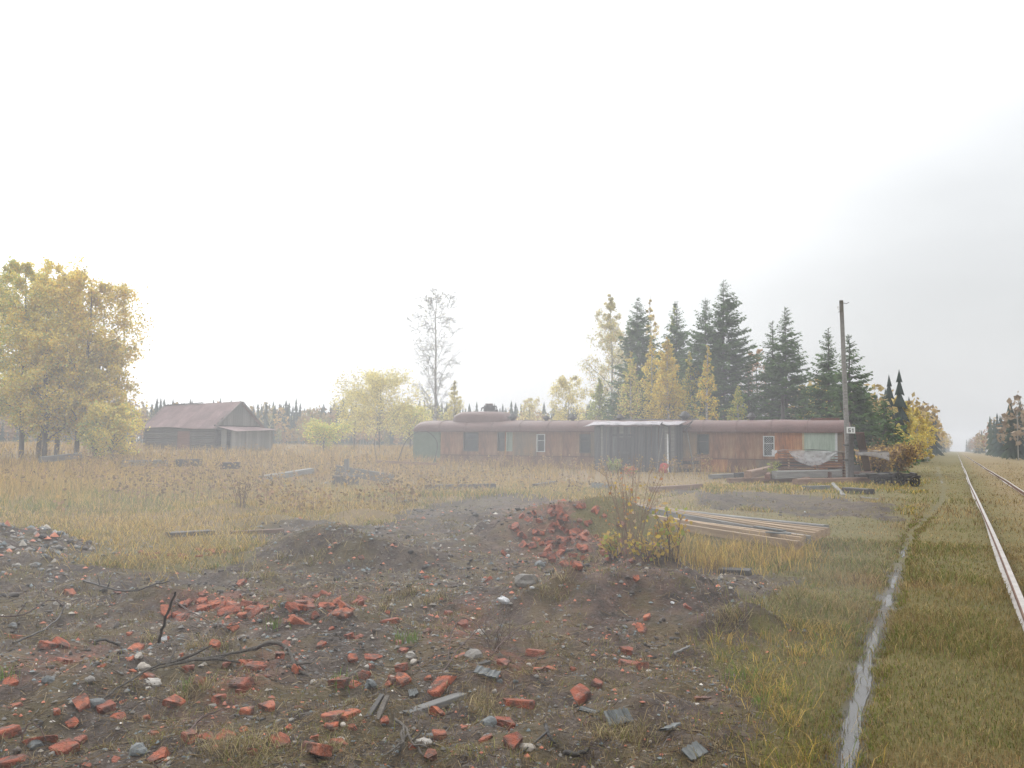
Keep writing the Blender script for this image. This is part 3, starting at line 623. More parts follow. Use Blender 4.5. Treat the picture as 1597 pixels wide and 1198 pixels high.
# plate near the right end and a stove pipe
u0, u1 = cu(1264, 655, -.8)[0], cu(1309, 655, -.8)[0]; cbox('roof_plate', u0, u1, .85, .91, RT - .12, RT + .10, M['rust_dark'], coach, jit=.02)
u0 = cu(1221, 650, -1.5)[0]; tube_obj('stove_pipe', [(u0, 1.5, RT - .1), (u0, 1.5, RT + .75), (u0 - .01, 1.5, RT + 1.25)], [.09, .085, .08], M['iron'], coach, 8); tube_obj('pipe_flashing', [(u0, 1.5, RT - .1), (u0, 1.5, RT + .05)], [.34, .12], M['rust_dark'], coach, 8)

# lean-to of blackened boards against the coach
VS = 1.55
us0, us1 = cu(927, 700, VS)[0], cu(1053, 700, VS)[0]; zt = cu(985, 664, VS)[1]; zr = cu(1045, 661, VS)[1]
shed = empty('lean_to', CM @ Matrix.Translation((us0, -VS, 0))); tag(shed, 'blackened board lean-to shed built against the middle of the rusty coach', 'shed')
W = us1 - us0; x = 0.0; i = 0; q = random.Random(11)
def sboard(name, x0, x1, y0, y1, z0, z1, mat, lean=0.0, parent=None, seed=0):
    qq = random.Random(seed); j = lambda: qq.uniform(-.012, .012)
    V = [(x0 + j(), y0, z0), (x0 + j(), y1, z0), (x0 + lean + j(), y0, z1 + j()), (x0 + lean + j(), y1, z1), (x1 + j(), y0, z0), (x1 + j(), y1, z0), (x1 + lean + j(), y0, z1 + j()), (x1 + lean + j(), y1, z1)]
    F = [(0, 1, 3, 2), (4, 6, 7, 5), (0, 4, 5, 1), (2, 3, 7, 6), (0, 2, 6, 4), (1, 5, 7, 3)]
    c = ((x0 + x1) / 2, (y0 + y1) / 2, z0); V = [(a - c[0], b - c[1], d - c[2]) for a, b, d in V]
    return link(name, mpy(name, V, F, mat), parent, Matrix.Translation(c))
while x < W - .05:
    w = min(q.uniform(.13, .22), W - x); off = q.uniform(0, .03)
    sboard('board', x + .006, x + w - .006, off, off + .025, -.12 + q.uniform(0, .1), zt - .03 - q.uniform(0, .05) + .04 * (x / W), M['wood_shed'] if q.random() < .86 else M['wood_grey'], q.uniform(-.02, .02), shed, i); x += w; i += 1
for s_ in (0.0, W - .03):
    for k_ in range(8): sboard('side_board', s_ - .01, s_ + .02, .04 + k_ * .188, .04 + k_ * .188 + .17, -.1, zt - .02 + .02 * k_, M['wood_shed'], 0, shed, 60 + k_)
dr = sboard('door', W * .27, W * .47, -.03, -.004, .08, 1.75, M['wood_shed'], 0, shed, 4)
for z in (.2, .85, 1.5): sboard('crosspiece', -.28, .28, -.045, -.02, z, z + .09, M['wood_shed'], 0, dr, 5)
sboard('rail_board', W * .22, W * .52, -.03, -.004, 1.80, 1.92, M['wood_shed'], 0, shed, 6)
# torn felt roof
V = []; F = []; nx, ny = 26, 7
for i in range(nx):
    for j in range(ny):
        t = i / (nx - 1); s_ = j / (ny - 1); xx = -.55 + (W + .75) * t; yy = -.22 + s_ * 1.75 + (.10 * (vnoise(np.array([i * .7]), np.array([j * 1.0]), 2.)[0] - .5) if j == 0 else 0)
        V.append((xx, yy, zt + .04 + .22 * s_ + .05 * (vnoise(np.array([i * .5]), np.array([j * .8]), 4.)[0] - .5) - (.10 * max(0, .12 - t) / .12) * (1 - s_)))
for i in range(nx - 1):
    for j in range(ny - 1): a = i * ny + j; F.append((a, a + ny, a + ny + 1, a + 1))
n = len(V); V2 = V + [(a, b, c - .035) for a, b, c in V]; F2 = F + [tuple(v + n for v in f)[::-1] for f in F]
bd_ = [i * ny for i in range(nx)] + [(nx - 1) * ny + j for j in range(1, ny)] + [i * ny + ny - 1 for i in range(nx - 2, -1, -1)] + [j for j in range(ny - 2, 0, -1)]
F2 += [(bd_[i], bd_[(i + 1) % len(bd_)] , bd_[(i + 1) % len(bd_)] + n, bd_[i] + n) for i in range(len(bd_))]
link('roof_felt', mpy('roof_felt', V2, F2, M['felt']), shed)
V, F = tubes([([(W * .845, -.25, zt + .02), (W * .865, -.27, zt + .17)], [.06, .02]), ([(W * .86, -.25, zt + .05), (W * .93, -.27, zt - .03)], [.05, .03])], 4); link('torn_flap', mk('torn_flap', V, F, M['iron']), shed)

def cpt(u, v, z): return np.array(CM @ Vector((u, -v, z)))
# things leaning on or lying by the lean-to
def rod(name, p, q, r, mat, label, cat, sides=6, mid=None, group=None):
    pts = [p, q] if mid is None else [p, mid, q]
    pts = curve_pts(pts, 6); o = tube_obj(name, pts - pts[0], np.linspace(r, r * .85, 6), mat, None, sides); o.location = pts[0]; return tag(o, label, cat, group)
u, z = cu(1041, 677, VS + .12); u2, z2 = cu(1042, 737, VS + .35); rod('pipe', cpt(u2, VS + .35, -.03), cpt(u, VS + .12, z), .042, M['white'], 'white pipe standing upright against the right corner of the lean-to', 'pipe')
u, z = cu(1034, 668, VS + .10); u2, _ = cu(1024, 735, VS + .3); rod('pole', cpt(u2, VS + .3, -.05), cpt(u, VS + .10, z), .028, M['wood_grey'], 'thin grey pole leaning left of the white pipe', 'pole')
u, z = cu(1071, 672, .25); u2, _ = cu(1084, 736, 1.0); rod('pole', cpt(u2, 1.0, -.05), cpt(u, .25, z), .03, M['wood_grey'], 'thin grey pole leaning on the coach right of the lean-to', 'pole')
u, _ = cu(955, 654, -1.0); u2, _ = cu(1090, 654, -1.0); rod('pole', cpt(u, -1.0, RT + .03), cpt(u2, -1.0, RT + .05), .035, M['wood_grey'], 'long pole lying along the coach roof behind the lean-to', 'pole')
ladder_u = cu(1068, 660, .1)[0]
for k_, (da, db, za, zb) in enumerate([(-.35, .30, 2.45, 2.28), (-.1, .45, 2.22, 2.62), (.05, .42, 2.1, 2.55)]):
    bar('board_scrap', cpt(ladder_u + da, .12 + .07 * k_, za), cpt(ladder_u + db, .10 + .07 * k_, zb), .10, .03, M['wood_shed'], ['short dark board jutting from the coach eave beside the lean-to', 'upper tilted dark board at the coach eave beside the lean-to', 'rear tilted dark board propped at the coach eave'][k_], 'board', 'board scraps on the coach eave')
for k_ in range(4): bar('plank', cpt(us1 + .08, .32 + .02 * k_, .05 + k_ * .19), cpt(us1 + .95, .30 + .02 * k_, .06 + k_ * .19), .03, .17, M['wood_brown'] if k_ % 2 else M['wood_dark'], ['lowest', 'second lowest', 'third lowest', 'topmost'][k_] + ' plank stacked on edge at the coach right of the lean-to', 'plank', 'planks at the coach foot')

# crumpled red bag at the foot of the white pipe
def cloth_lump(name, p, sx, sy, sz, mat, label, cat, seed):
    me = rock_mesh(name, mat, seed, sx, sy, sz, 0.75, 3, True); o = link(name, me, None, Matrix.Translation((p[0], p[1], p[2] + sz * .38))); return tag(o, label, cat)
p = at(1036, 741, 45.2); cloth_lump('bag', (p[0], p[1], h1(p[0], p[1])), .52, .35, .42, M['red'], 'crumpled bright red bag at the foot of the white pipe', 'bag', 5)

# bent hoop rods and a low frame at the left end of the coach
for (pts, lab, dz) in [([(620, 722), (632, 690), (652, 673), (668, 674), (680, 686), (682, 700), (676, 722)], 'thin bent metal hoop standing in front of the green coach end', 0), ([(588, 719), (584, 690), (589, 668)], 'thin bare sapling stem left of the metal hoop', .0)]:
    P3 = [at(a, b, 45.0) for a, b in pts]; c = curve_pts(P3, 24); o = tube_obj('hoop_rod' if 'hoop' in lab.split()[3] else 'stem', c - c[0], [.022] * 24 if len(pts) > 4 else list(np.linspace(.02, .006, 24)), M['iron'] if len(pts) > 4 else M['twig'], None, 5); o.location = c[0]; tag(o, lab, 'hoop' if len(pts) > 4 else 'sapling')
bar('frame_bar', at(588, 722, 44.5), at(684, 726, 43.0), .10, .12, M['wood_brown'], 'low brown bar lying in the grass under the metal hoop', 'bar')

# ------------------------------------------------------------------ log barn with corrugated roof
S = 1.22
def bp(x, y, z): return Vector((x * S, y * S, z))
RR_, RL_ = np.array((-21.0, 72.0)) * S, np.array((-29.0, 78.0)) * S; BD = (RR_ - RL_) / np.linalg.norm(RR_ - RL_); BP = np.array((BD[1], -BD[0]))   # BP towards the camera
BL = float(np.linalg.norm(RR_ - RL_)); BH = 2.75                    # length, half width
gz = h1(*RR_); ridge = at(375, 627, RR_[1])[2]; eave = at(338, 664, RR_[1] - 1.7)[2]
BM = Matrix(((BD[0], -BP[0], 0, RL_[0]), (BD[1], -BP[1], 0, RL_[1]), (0, 0, 1, 0), (0, 0, 0, 1)))
barn = empty('log_barn', BM @ Matrix.Translation((0, 0, gz))); tag(barn, 'low grey log barn with sagging corrugated red-brown roof, left in the field', 'barn')
ez, rz = eave - gz, ridge - gz; wy = BH - .32
def loghalf(name, x0, x1, y, z, r, axis, seed):
    q = random.Random(seed); n = 8; pts = [(x0 + (x1 - x0) * i / 5, 0, 0) for i in range(6)]
    V, F = tubes([(np.array(pts) + np.array([[0, q.uniform(-.02, .02), q.uniform(-.012, .012)] for _ in pts]), [r * q.uniform(.93, 1.05) for _ in pts])], n)
    V = np.vstack([V, [[x0, 0, 0]], [[x1, 0, 0]]]); m = len(V); F = np.vstack([F, [(i, (i + 1) % n, m - 2) for i in range(n)], [(5 * n + (i + 1) % n, 5 * n + i, m - 1) for i in range(n)]])
    mt = Matrix.Translation((0, y, z)) if axis == 'x' else Matrix.Translation((y, 0, z)) @ Matrix.Rotation(math.pi / 2, 4, 'Z')
    link(name, mk(name, V, F, M['log']), barn, mt)
nl = 11; lr = ez / nl / 2
for k_ in range(nl):
    loghalf('log', .15, BL - .15, -wy, lr + k_ * 2 * lr, lr * 1.02, 'x', k_); loghalf('log', .15, BL - .15, wy, lr + k_ * 2 * lr, lr * 1.02, 'x', 50 + k_)
    loghalf('log', -wy - .15, wy + .15, .35, lr * 2 + k_ * 2 * lr, lr, 'y', 20 + k_); loghalf('log', -wy - .15, wy + .15, BL - .35, lr * 2 + k_ * 2 * lr, lr, 'y', 80 + k_)
y = -wy; i = 0
while y < wy:                                                        # gable boards
    w = .24; yc = y + w / 2; top = ez + (rz - ez) * (1 - abs(yc) / BH) - .05
    if top > ez + .12:
        for s_ in (BL - .2, .15): sboard('gable_board', s_, s_ + .04, y + .008, y + w - .008, ez + .05, top, M['gable'], 0, barn, i)
    y += w; i += 1
pd = sboard('shutter', BL * .50, BL * .66, -wy - lr - .07, -wy - lr - .02, .15, ez * .78, M['wood_red'], 0, barn, 3); pd['label'] = 'rusty red boarded door panel'
def sheet(name, x0, x1, t0, t1, side, mat, sag=True, lift=0.0, seed=0, parent=None, fn=None):
    q = random.Random(seed); nw = 14; V = []; F = []
    for i in range(nw * 3 + 1):
        x = x0 + (x1 - x0) * i / (nw * 3); wv = .028 * math.sin(i / 3 * 2 * math.pi)
        for t in (t0, (t0 + t1) / 2, t1):
            V.append(fn(x, t, wv + lift))
    n = 3
    for i in range(nw * 3):
        for j in range(2): a = i * n + j; F.append((a, a + n, a + n + 1, a + 1))
    m = len(V); V += [(a, b, c - .012) for a, b, c in V]; F += [tuple(v + m for v in f)[::-1] for f in F]
    return link(name, mpy(name, V, F, mat), parent)
def roof_fn(side):
    def f(x, t, w):
        sag = -.17 * t * (math.sin(x / BL * math.pi * 2.0 + 2.6) * .5 + .35) - .22 * (1 - x / BL) * (1 - t) * .7
        return (x, side * BH * t, rz + (ez - .10 - rz) * t + sag + w)
    return f
nc = 9
for side in (-1, 1):
    for c in range(nc):
        for r in range(3):
            x0 = -.25 + (BL + .5) * c / nc; x1 = -.25 + (BL + .5) * (c + 1) / nc + .05
            sheet('roof_sheet', x0, x1, max(0.0, r / 3 - .02), (r + 1) / 3 + .02, side, M['roof_sheet'], True, .016 * (2 - r) + .006 * (c % 2) + rnd.uniform(0, .008), c * 7 + r, barn, roof_fn(side))
bar('ridge_board', (-.2, -.07, rz - .12), (BL * .52, -.07, rz - .0), .16, .07, M['wood_dark'], parent=barn); 
for side in (-1, 1): bar('barge_board', (BL + .26, 0, rz - .06), (BL + .26, side * BH, ez - .18), .05, .14, M['wood_grey'], parent=barn)
# lean-to of the barn on its gable end
def lt_fn(x, t, w): return (BL + .05 + 2.9 * t, -BH * .94 + x, ez - .06 - (.28 + .30 * (1 - min(1, x / 4.0)) * 0.6) * t + w)
for c in range(4): sheet('porch_roof_sheet', c * 1.15, (c + 1) * 1.15 + .04, 0, 1.0, 1, M['roof_sheet'], True, .01 * (c % 2), c, barn, lt_fn)
y = -BH * .80; i = 0
while y < 1.6:
    sboard('porch_board', BL + 2.55, BL + 2.58, y, y + .19, 0, ez - .42 + .04 * (y + BH) / 4, M['gable'], 0, barn, i); y += .2; i += 1
xx = BL + .25; i = 0
while xx < BL + 2.5:
    if not (BL + 0.9 < xx < BL + 1.45): sboard('porch_board', xx, xx + .19, -BH * .8 - .03, -BH * .8, 0, ez - .28 - .10 * (xx - BL), M['gable'], 0, barn, i)
    xx += .2; i += 1
# ------------------------------------------------------------------ utility pole with number plate
pb = at(1326, 742, 39.2); pb[2] = h1(pb[0], pb[1]); ptop = at(1314, 468, 39.6)
pole = empty('utility_pole', Matrix.Translation(pb)); tag(pole, 'tall leaning wooden utility pole with white number plate by the lumber stack', 'pole')
ax = np.array(ptop) - pb; tube_obj('shaft', np.array([ax * t + np.array((.0, .16, 0)) for t in np.linspace(0, 1, 9)]), np.linspace(.115, .085, 9), M['wood_grey'], pole, 9)
st_ = np.array(at(1327.5, 677, 39.1)) - pb; tube_obj('stub_post', np.array([(0.03, 0, -.1), st_ * .5 + np.array((.01, -.02, 0)), st_ + np.array((0, -.02, .1))]), [.125, .12, .11], M['wood_dark'], pole, 8)
for t in (.12, .2):
    tube_obj('wire_binding', np.array([ax * t + np.array((0, .07, -.03)), ax * t + np.array((0, .07, .04))]), [.21, .21], M['iron'], pole, 10)
tube_obj('hook', np.array([ax * .985 + np.array((.05, .1, 0)), ax * .985 + np.array((.2, .08, -.02)), ax * .985 + np.array((.3, .06, .03))]), [.014] * 3, M['iron'], pole, 5)
ins = tube_obj('insulator', np.array([ax * .95 + np.array((-.17, .1, -.02)), ax * .95 + np.array((-.17, .1, .06)), ax * .95 + np.array((-.17, .1, .13))]), [.045, .05, .02], M['white'], pole, 8)
tube_obj('hook', np.array([ax * .94 + np.array((-.05, .1, 0)), ax * .94 + np.array((-.17, .1, -.05))]), [.012] * 2, M['iron'], pole, 5)
tube_obj('hook', np.array([ax * .40 + np.array((-.05, .1, 0)), ax * .39 + np.array((-.2, .08, .02)), ax * .40 + np.array((-.25, .08, .28))]), [.02, .02, .015], M['rust_dark'], pole, 5)
pc = np.array(at(1327, 671, 38.95)) - pb
plate = cbox('number_plate', -.175, .175, -.01, .01, -.135, .135, M['white'], pole); plate.location = pc + np.array((0, 0, -.135)); plate['label'] = 'white plate with black number 61'
def glyph(segs, w=.026):
    V = []; F = []
    for (x0, z0, x1, z1) in segs:
        n = len(V); V += [(a, y, b) for a in (x0, x1) for y in (-.016, -.0101) for b in (z0, z1)]; F += [tuple(n + t for t in f) for f in [(0, 1, 3, 2), (4, 6, 7, 5), (0, 4, 5, 1), (2, 3, 7, 6), (0, 2, 6, 4), (1, 5, 7, 3)]]
    return V, F
k = NM('black_paint', .6); k.b.inputs['Base Color'].default_value = (.02, .02, .02, 1); M['black'] = k.m
six = [(-.11, .05, -.075, .21), (-.075, .18, -.01, .21), (-.075, .115, -.01, .145), (-.075, .05, -.01, .08), (-.04, .081, -.01, .114)]
one = [(.065, .05, .10, .21), (.035, .165, .064, .195)]
for s_ in (six, one): V, F = glyph(s_); link('numeral', mpy('numeral', V, F, M['black']), plate)

# ------------------------------------------------------------------ lumber stack under sheeting
sb_ = at(1268, 744, 40.4); SX = Vector((math.cos(R(-14)), math.sin(R(-14)), 0)); SY = Vector((-SX.y, SX.x, 0)); g0 = h1(sb_[0], sb_[1]) + .12
def sp(u, v, z): return Vector((sb_[0], sb_[1], g0)) + SX * u + SY * v + Vector((0, 0, z))
q = random.Random(21); NAMES = ['lowest', 'second', 'third', 'fourth', 'fifth', 'sixth', 'seventh', 'eighth', 'topmost']
for lay in range(9):
    z = lay * .118
    for c in range(3):
        u0 = -1.35 + q.uniform(-.12, .1); u1 = 1.62 + q.uniform(-.12, .12)
        bar('lumber_board', sp(u0, c * .3, z + q.uniform(0, .006)), sp(u1, c * .3 + q.uniform(-.02, .02), z + q.uniform(0, .006)), .2, .052, M['wood_red'] if q.random() < .7 else M['wood_brown'],
            NAMES[lay] + ' layer board ' + ('on the front edge' if c == 0 else 'inside' if c == 1 else 'at the back') + ' of the covered lumber stack', 'board', 'boards of the lumber stack', seg=3)
    for (k_, u) in enumerate((-1.0, .2, 1.3)):
        if lay < 8: bar('sticker', sp(u, -.1, z + .060), sp(u + .01, .68, z + .060), .06, .056, M['wood_tan'], NAMES[lay] + ' sticker lath ' + ['near the left end', 'in the middle', 'near the right end'][k_] + ' of the lumber stack', 'lath', 'laths between the stacked boards', seg=2)
def drape(name, u0, u1, nx, v0, v1, ny, zf, mat, label, cat, th=.006):
    V = []; F = []
    for i in range(nx):
        for j in range(ny):
            a = i / (nx - 1); b = j / (ny - 1); p = zf(a, b); V.append(p)
    for i in range(nx - 1):
        for j in range(ny - 1): a = i * ny + j; F.append((a, a + ny, a + ny + 1, a + 1))
    n = len(V); V = V + [Vector(p) - Vector((0, 0, th)) + SY * th for p in V]; F = F + [tuple(v + n for v in f)[::-1] for f in F]
    o0 = Vector(V[0]); V = [Vector(v) - o0 for v in V]
    o = link(name, mpy(name, V, F, mat, True), None, Matrix.Translation(o0)); return tag(o, label, cat)
def nz(a, b, s): return float(vnoise(np.array([a]), np.array([b]), s)[0]) - .5
drape('roofing_sheet', 0, 1, 24, 0, 1, 8, lambda a, b: sp(-1.65 + 4.75 * a, -.22 + 1.1 * b, 1.11 + .05 * nz(a * 9, b * 3, 1) + .10 * max(0, .08 - a) / .08 * -1 + .04 * math.sin(a * 6)), M['iron'], 'dark sheet lying on top of the lumber stack', 'sheet', .06)
def film(a, b):
    u = -1.0 + 1.95 * a; drop = .72 * math.sin(math.pi * min(1, max(0, a * .96 + .02))) ** .7 * (1 - .25 * a)
    return sp(u + .06 * nz(a * 7, b * 4, 3) + .05 * (1 - b), -.25 - .10 * (1 - b) * math.sin(a * 3.1) - .07 * nz(a * 11, b * 6, 2), 1.09 - drop * (1 - b) + .05 * nz(a * 10, b * 8, 4))
drape('plastic_film', 0, 1, 26, 0, 1, 12, film, M['film'], 'wrinkled clear plastic film hanging over the front of the lumber stack', 'plastic film', .004)
drape('plastic_film', 0, 1, 8, 0, 1, 5, lambda a, b: sp(-1.72 + .22 * a, -.28 - .05 * nz(a * 4, b * 3, 6), 1.12 - .26 * (1 - b) * (1 - .6 * a) + .04 * nz(a * 5, b * 4, 5)), M['white_plastic'], 'scrap of white plastic at the left corner of the lumber stack', 'plastic scrap', .004)
drape('plastic_film', 0, 1, 14, 0, 1, 6, lambda a, b: sp(1.72 + 1.35 * a, -.26 - .05 * nz(a * 6, b * 3, 8), 1.09 - (.16 + .2 * a * a) * (1 - b) + .03 * nz(a * 8, b * 5, 9)), M['film'], 'strip of clear plastic hanging at the right end of the lumber stack', 'plastic strip', .004)
drape('tin_sheet', 0, 1, 10, 0, 1, 4, lambda a, b: sp(1.9 + 1.2 * a, -.30 + .7 * b, 1.15 - .03 * a + .02 * nz(a * 5, b * 3, 10)), M['white_plastic'], 'bright sheet overhanging the right end of the lumber stack', 'sheet', .01)
p = gp(1354, 740); bar('leaning_board', (p[0], p[1], p[2] - .03), Vector(at(1341, 676, 40.3)), .36, .05, M['wood_red'], 'red-brown board leaning against the right end of the lumber stack', 'board')
p = gp(1346, 741); bar('leaning_lath', (p[0], p[1], p[2] - .03), Vector(at(1337, 707, 39.6)), .05, .03, M['wood_tan'], 'thin pale lath leaning beside the red-brown board', 'lath')

# squared timbers round the stack; pixels are the lower edge of the visible side
for (a, b, w, h, mt, la, lb, lab) in [
    ((1108, 748), (1172, 744), .22, .18, 'wood_grey', .05, .05, 'flat grey timber at the left end of the timber pile'),
    ((1135, 754), (1262, 752), .24, .24, 'wood_brown', 0, 0, 'long brown timber lying under the left end of the timber pile'),
    ((1166, 754), (1212, 742), .30, .32, 'wood_brown', .2, .2, 'brown squared timber with dark end grain on top of the timber pile'),
    ((1197, 754), (1214, 741), .22, .24, 'wood_red', .16, .18, 'short red-brown timber butting between two larger timbers of the pile'),
    ((1208, 754), (1310, 751), .28, .32, 'wood_grey', .2, .2, 'silver grey squared timber in the middle of the timber pile'),
    ((1240, 757), (1352, 754), .26, .28, 'wood_brown', 0, 0, 'long orange-brown timber at the front of the timber pile'),
    ((1290, 751), (1360, 748), .24, .26, 'wood_red', .15, .15, 'dark red-brown timber in front of the leaning pole'),
    ((1254, 764), (1292, 763), .18, .16, 'concrete', 0, 0, 'short grey block in the grass before the timber pile'),
    ((1298, 756), (1316, 773), .14, .05, 'wood_grey', .06, 0, 'pale plank sloping from the timber pile down to the grass'),
    ((1318, 768), (1358, 771), .36, .2, 'wood_dark', 0, 0, 'dark broken timber lying in front of the iron trolley'),
    ((1296, 748), (1338, 744), .3, .34, 'wood_dark', .2, .25, 'dark rotten timber heaped against the foot of the number post'),
    ((1330, 750), (1388, 749), .26, .3, 'wood_dark', 0, .1, 'dark timber running from the number post to the trolley'),
    ((1212, 746), (1262, 742), .24, .26, 'wood_dark', .45, .45, 'upper dark timber behind the silver grey one'),
    ((1148, 748), (1196, 745), .24, .2, 'wood_dark', .1, .15, 'dark timber behind the brown squared one at the left of the pile'),
    ((1342, 776), (1370, 779), .10, .05, 'wood_grey', 0, 0, 'small grey stick of wood in the grass before the trolley')]:
    gbar('timber', a, b, w, h, M[mt], lab, 'timber', 'timbers round the lumber stack', la, lb)

# low iron rail trolley
tp = gp(1400, 758); trolley = empty('rail_trolley', Matrix.Translation((tp[0], tp[1], tp[2])) @ Matrix.Rotation(R(8), 4, 'Z')); tag(trolley, 'low black iron rail trolley with spoked wheels beside the lumber stack', 'trolley')
for y in (-.0, .75): bar('side_beam', (-1.3, y, .30), (1.0, y, .32), .10, .12, M['iron'], parent=trolley)
for x in (-.9, 0.0, .8): bar('cross_beam', (x, -.05, .42), (x, .85, .42), .10, .07, M['wood_dark'], parent=trolley)
for (x, y) in [(-.02, -.08), (.72, -.08), (-.85, -.08), (-.02, .85), (.72, .85)]:
    big = abs(x + .02) < .1; r0 = .30 if big else .22; wh = empty('wheel'); wh.parent = trolley; wh.location = (x, y, r0 - .03); V = []; F = []; n = 22
    for i in range(n):
        a = 2 * math.pi * i / n
        for (rr, yy) in ((r0, -.05), (r0, .04), (r0 * .8, .04), (r0 * .8, -.05)): V.append((rr * math.cos(a), yy, rr * math.sin(a)))
    for i in range(n):
        for j in range(4): F.append((i * 4 + j, ((i + 1) % n) * 4 + j, ((i + 1) % n) * 4 + (j + 1) % 4, i * 4 + (j + 1) % 4))
    link('rim', mpy('rim', V, F, M['iron']), wh); V, F = tubes([([(0, 0, 0), (r0 * .85 * math.cos(a), 0, r0 * .85 * math.sin(a))], [.03, .025]) for a in np.arange(0, 6.2, math.pi / 3)], 4); link('spoke', mk('spoke', V, F, M['iron']), wh)
    tube_obj('hub', [(0, -.08, 0), (0, .08, 0)], [.07, .07], M['iron'], wh, 8)
for x in (-.02, .72): tube_obj('axle', [(x, -.08, .24), (x, .85, .24)], [.035, .035], M['iron'], trolley, 6)
for k_, (x0, x1, y) in enumerate([(-1.55, -.45, .05), (-1.5, -.3, .25)]): bar('deck_plank', (x0, y, .50), (x1, y, .47), .18, .04, M['wood_grey'], parent=trolley)
bar('drawbar', (.95, .2, .30), (1.02, .72, .34), .12, .22, M['iron'], parent=trolley)

# ------------------------------------------------------------------ sawn boards laid out side by side beyond the bush
ra, rb = np.array((5.05, 14.95)), np.array((4.0, 13.15)); la_ = np.array((2.50, 21.3)); lb_ = np.array((1.95, 18.8)); q = random.Random(5)
lab = ['farthest', 'second farthest', 'third from the back', 'fourth from the back', 'fifth from the back', 'sixth from the back', 'third from the front', 'second from the front', 'nearest']
for i in range(9):
    t = i / 8; r = ra + (rb - ra) * t + np.array((q.uniform(-.04, .04), q.uniform(-.15, .15))); l = la_ + (lb_ - la_) * t + np.array((0, q.uniform(-.3, .3))); zz = .26 - .05 * t
    z0 = h1(*r); z1 = h1(*l)
    bar('sawn_board', (l[0], l[1], max(z1 + .05, .14) + .02 * q.random()), (r[0], r[1], zz - .06 + q.uniform(-.015, .02)), .05 if i else .12, .12, M['wood_tan'] if i not in (0, 5) else M['wood_grey'], lab[i] + ' long sawn board of the row lying behind the leafy bush', 'board', 'sawn boards in a row', seg=8, bow=-.02)
for k_, (t, nm) in enumerate(((.16, 'right'), (.82, 'left'))):
    a = ra + (la_ - ra) * t; b = rb + (lb_ - rb) * t; bar('bearer', (a[0], a[1], h1(*a) - .03), (b[0], b[1], h1(*b) - .03), .12, max(.06, .17 - h1(*a)), M['wood_dark'], 'dark bearer under the ' + nm + ' ends of the sawn boards', 'bearer')
for k_, (a, b) in enumerate([((1178, 823), (1222, 831)), ((1196, 832), (1232, 836))]): p, r = gp(*a, lift=.27), gp(*b, lift=.27); bar('board_scrap', p + np.array((0, 0, .28)), r + np.array((0, 0, .29)), .09, .02, M['slate'], ['flat grey scrap lying on the sawn boards', 'small grey scrap at the right ends of the sawn boards'][k_], 'scrap')
# ------------------------------------------------------------------ old timbers in the field
for (a, b, w, h, mt, la, lb, lb_l, cat) in [
    ((522, 757), (612, 757), .28, .36, 'wood_grey', .42, .08, 'long grey beam sloping down from the short post in the field', 'beam'),
    ((520, 760), (556, 761), .34, .44, 'wood_dark', 0, 0, 'dark stump of beam under the sloping grey beam', 'beam'),
    ((498, 758), (524, 754), .16, .10, 'wood_grey', 0, .05, 'pale slab of wood left of the short field post', 'slab'),
    ((664, 767), (770, 764), .22, .24, 'wood_dark', 0, 0, 'dark straight timber lying across the grass before the coach', 'timber'),
    ((834, 761), (864, 758), .22, .16, 'wood_dark', 0, .05, 'short dark timber end in the grass right of the straight timber', 'timber'),
    ((628, 786), (724, 768), .14, .10, 'wood_dark', 0, .05, 'thin dark pole slanting through the grass below the straight timber', 'pole'),
    ((1016, 768), (1092, 762), .22, .20, 'wood_brown', 0, 0, 'red-brown timber lying in the grass below the red bag', 'timber'),
    ((62, 731), (126, 729), .2, .3, 'wood_grey', .3, .5, 'grey log in the tall grass under the yellow trees', 'log'),
    ((190, 741), (260, 740), .2, .3, 'wood_grey', .38, .38, 'grey log half hidden in the tall grass below the barn', 'log'),
    ((276, 742), (312, 740), .2, .34, 'wood_dark', .4, .4, 'dark log half hidden in the tall grass right of the grey log', 'log'),
    ((408, 757), (486, 749), .22, .22, 'wood_grey', .15, .3, 'pale weathered log in the grass left of the short post', 'log'),
    ((345, 745), (372, 744), .2, .3, 'wood_dark', .38, .38, 'short dark log end in the tall grass below the barn porch', 'log'),
    ((262, 838), (330, 834), .24, .10, 'wood_dark', 0, 0, 'dark rotten board flat on the green turf left of the soil mound', 'board'),
    ((360, 833), (442, 829), .10, .07, 'wood_brown', 0, 0, 'thin brown lath flat on the turf above the soil mound', 'lath'),
    ((1122, 893), (1170, 896), .24, .08, 'wood_dark', 0, 0, 'dark wet board at the edge of the grass below the sawn boards', 'board')]:
    gbar('timber' if cat == 'timber' else cat, a, b, w, h, M[mt], lb_l, cat, None, la, lb)
p = gp(537, 759); o = bar('post', (p[0], p[1], p[2] - .1), Vector(at(537, 716, p[1])), .20, .17, M['wood_grey'], 'short grey wooden post standing by the sloping beam in the field', 'post')
p = gp(938, 764); o = link('concrete_block', bar_mesh('concrete_block', .78, .5, .28, M['concrete'], 4, 4, jit=.06), None, Matrix.Translation((p[0] - .4, p[1], p[2] - .04)) @ Euler((R(-12), R(7), R(-8))).to_matrix().to_4x4()); tag(o, 'tilted grey-green concrete block in the grass before the lean-to', 'block')

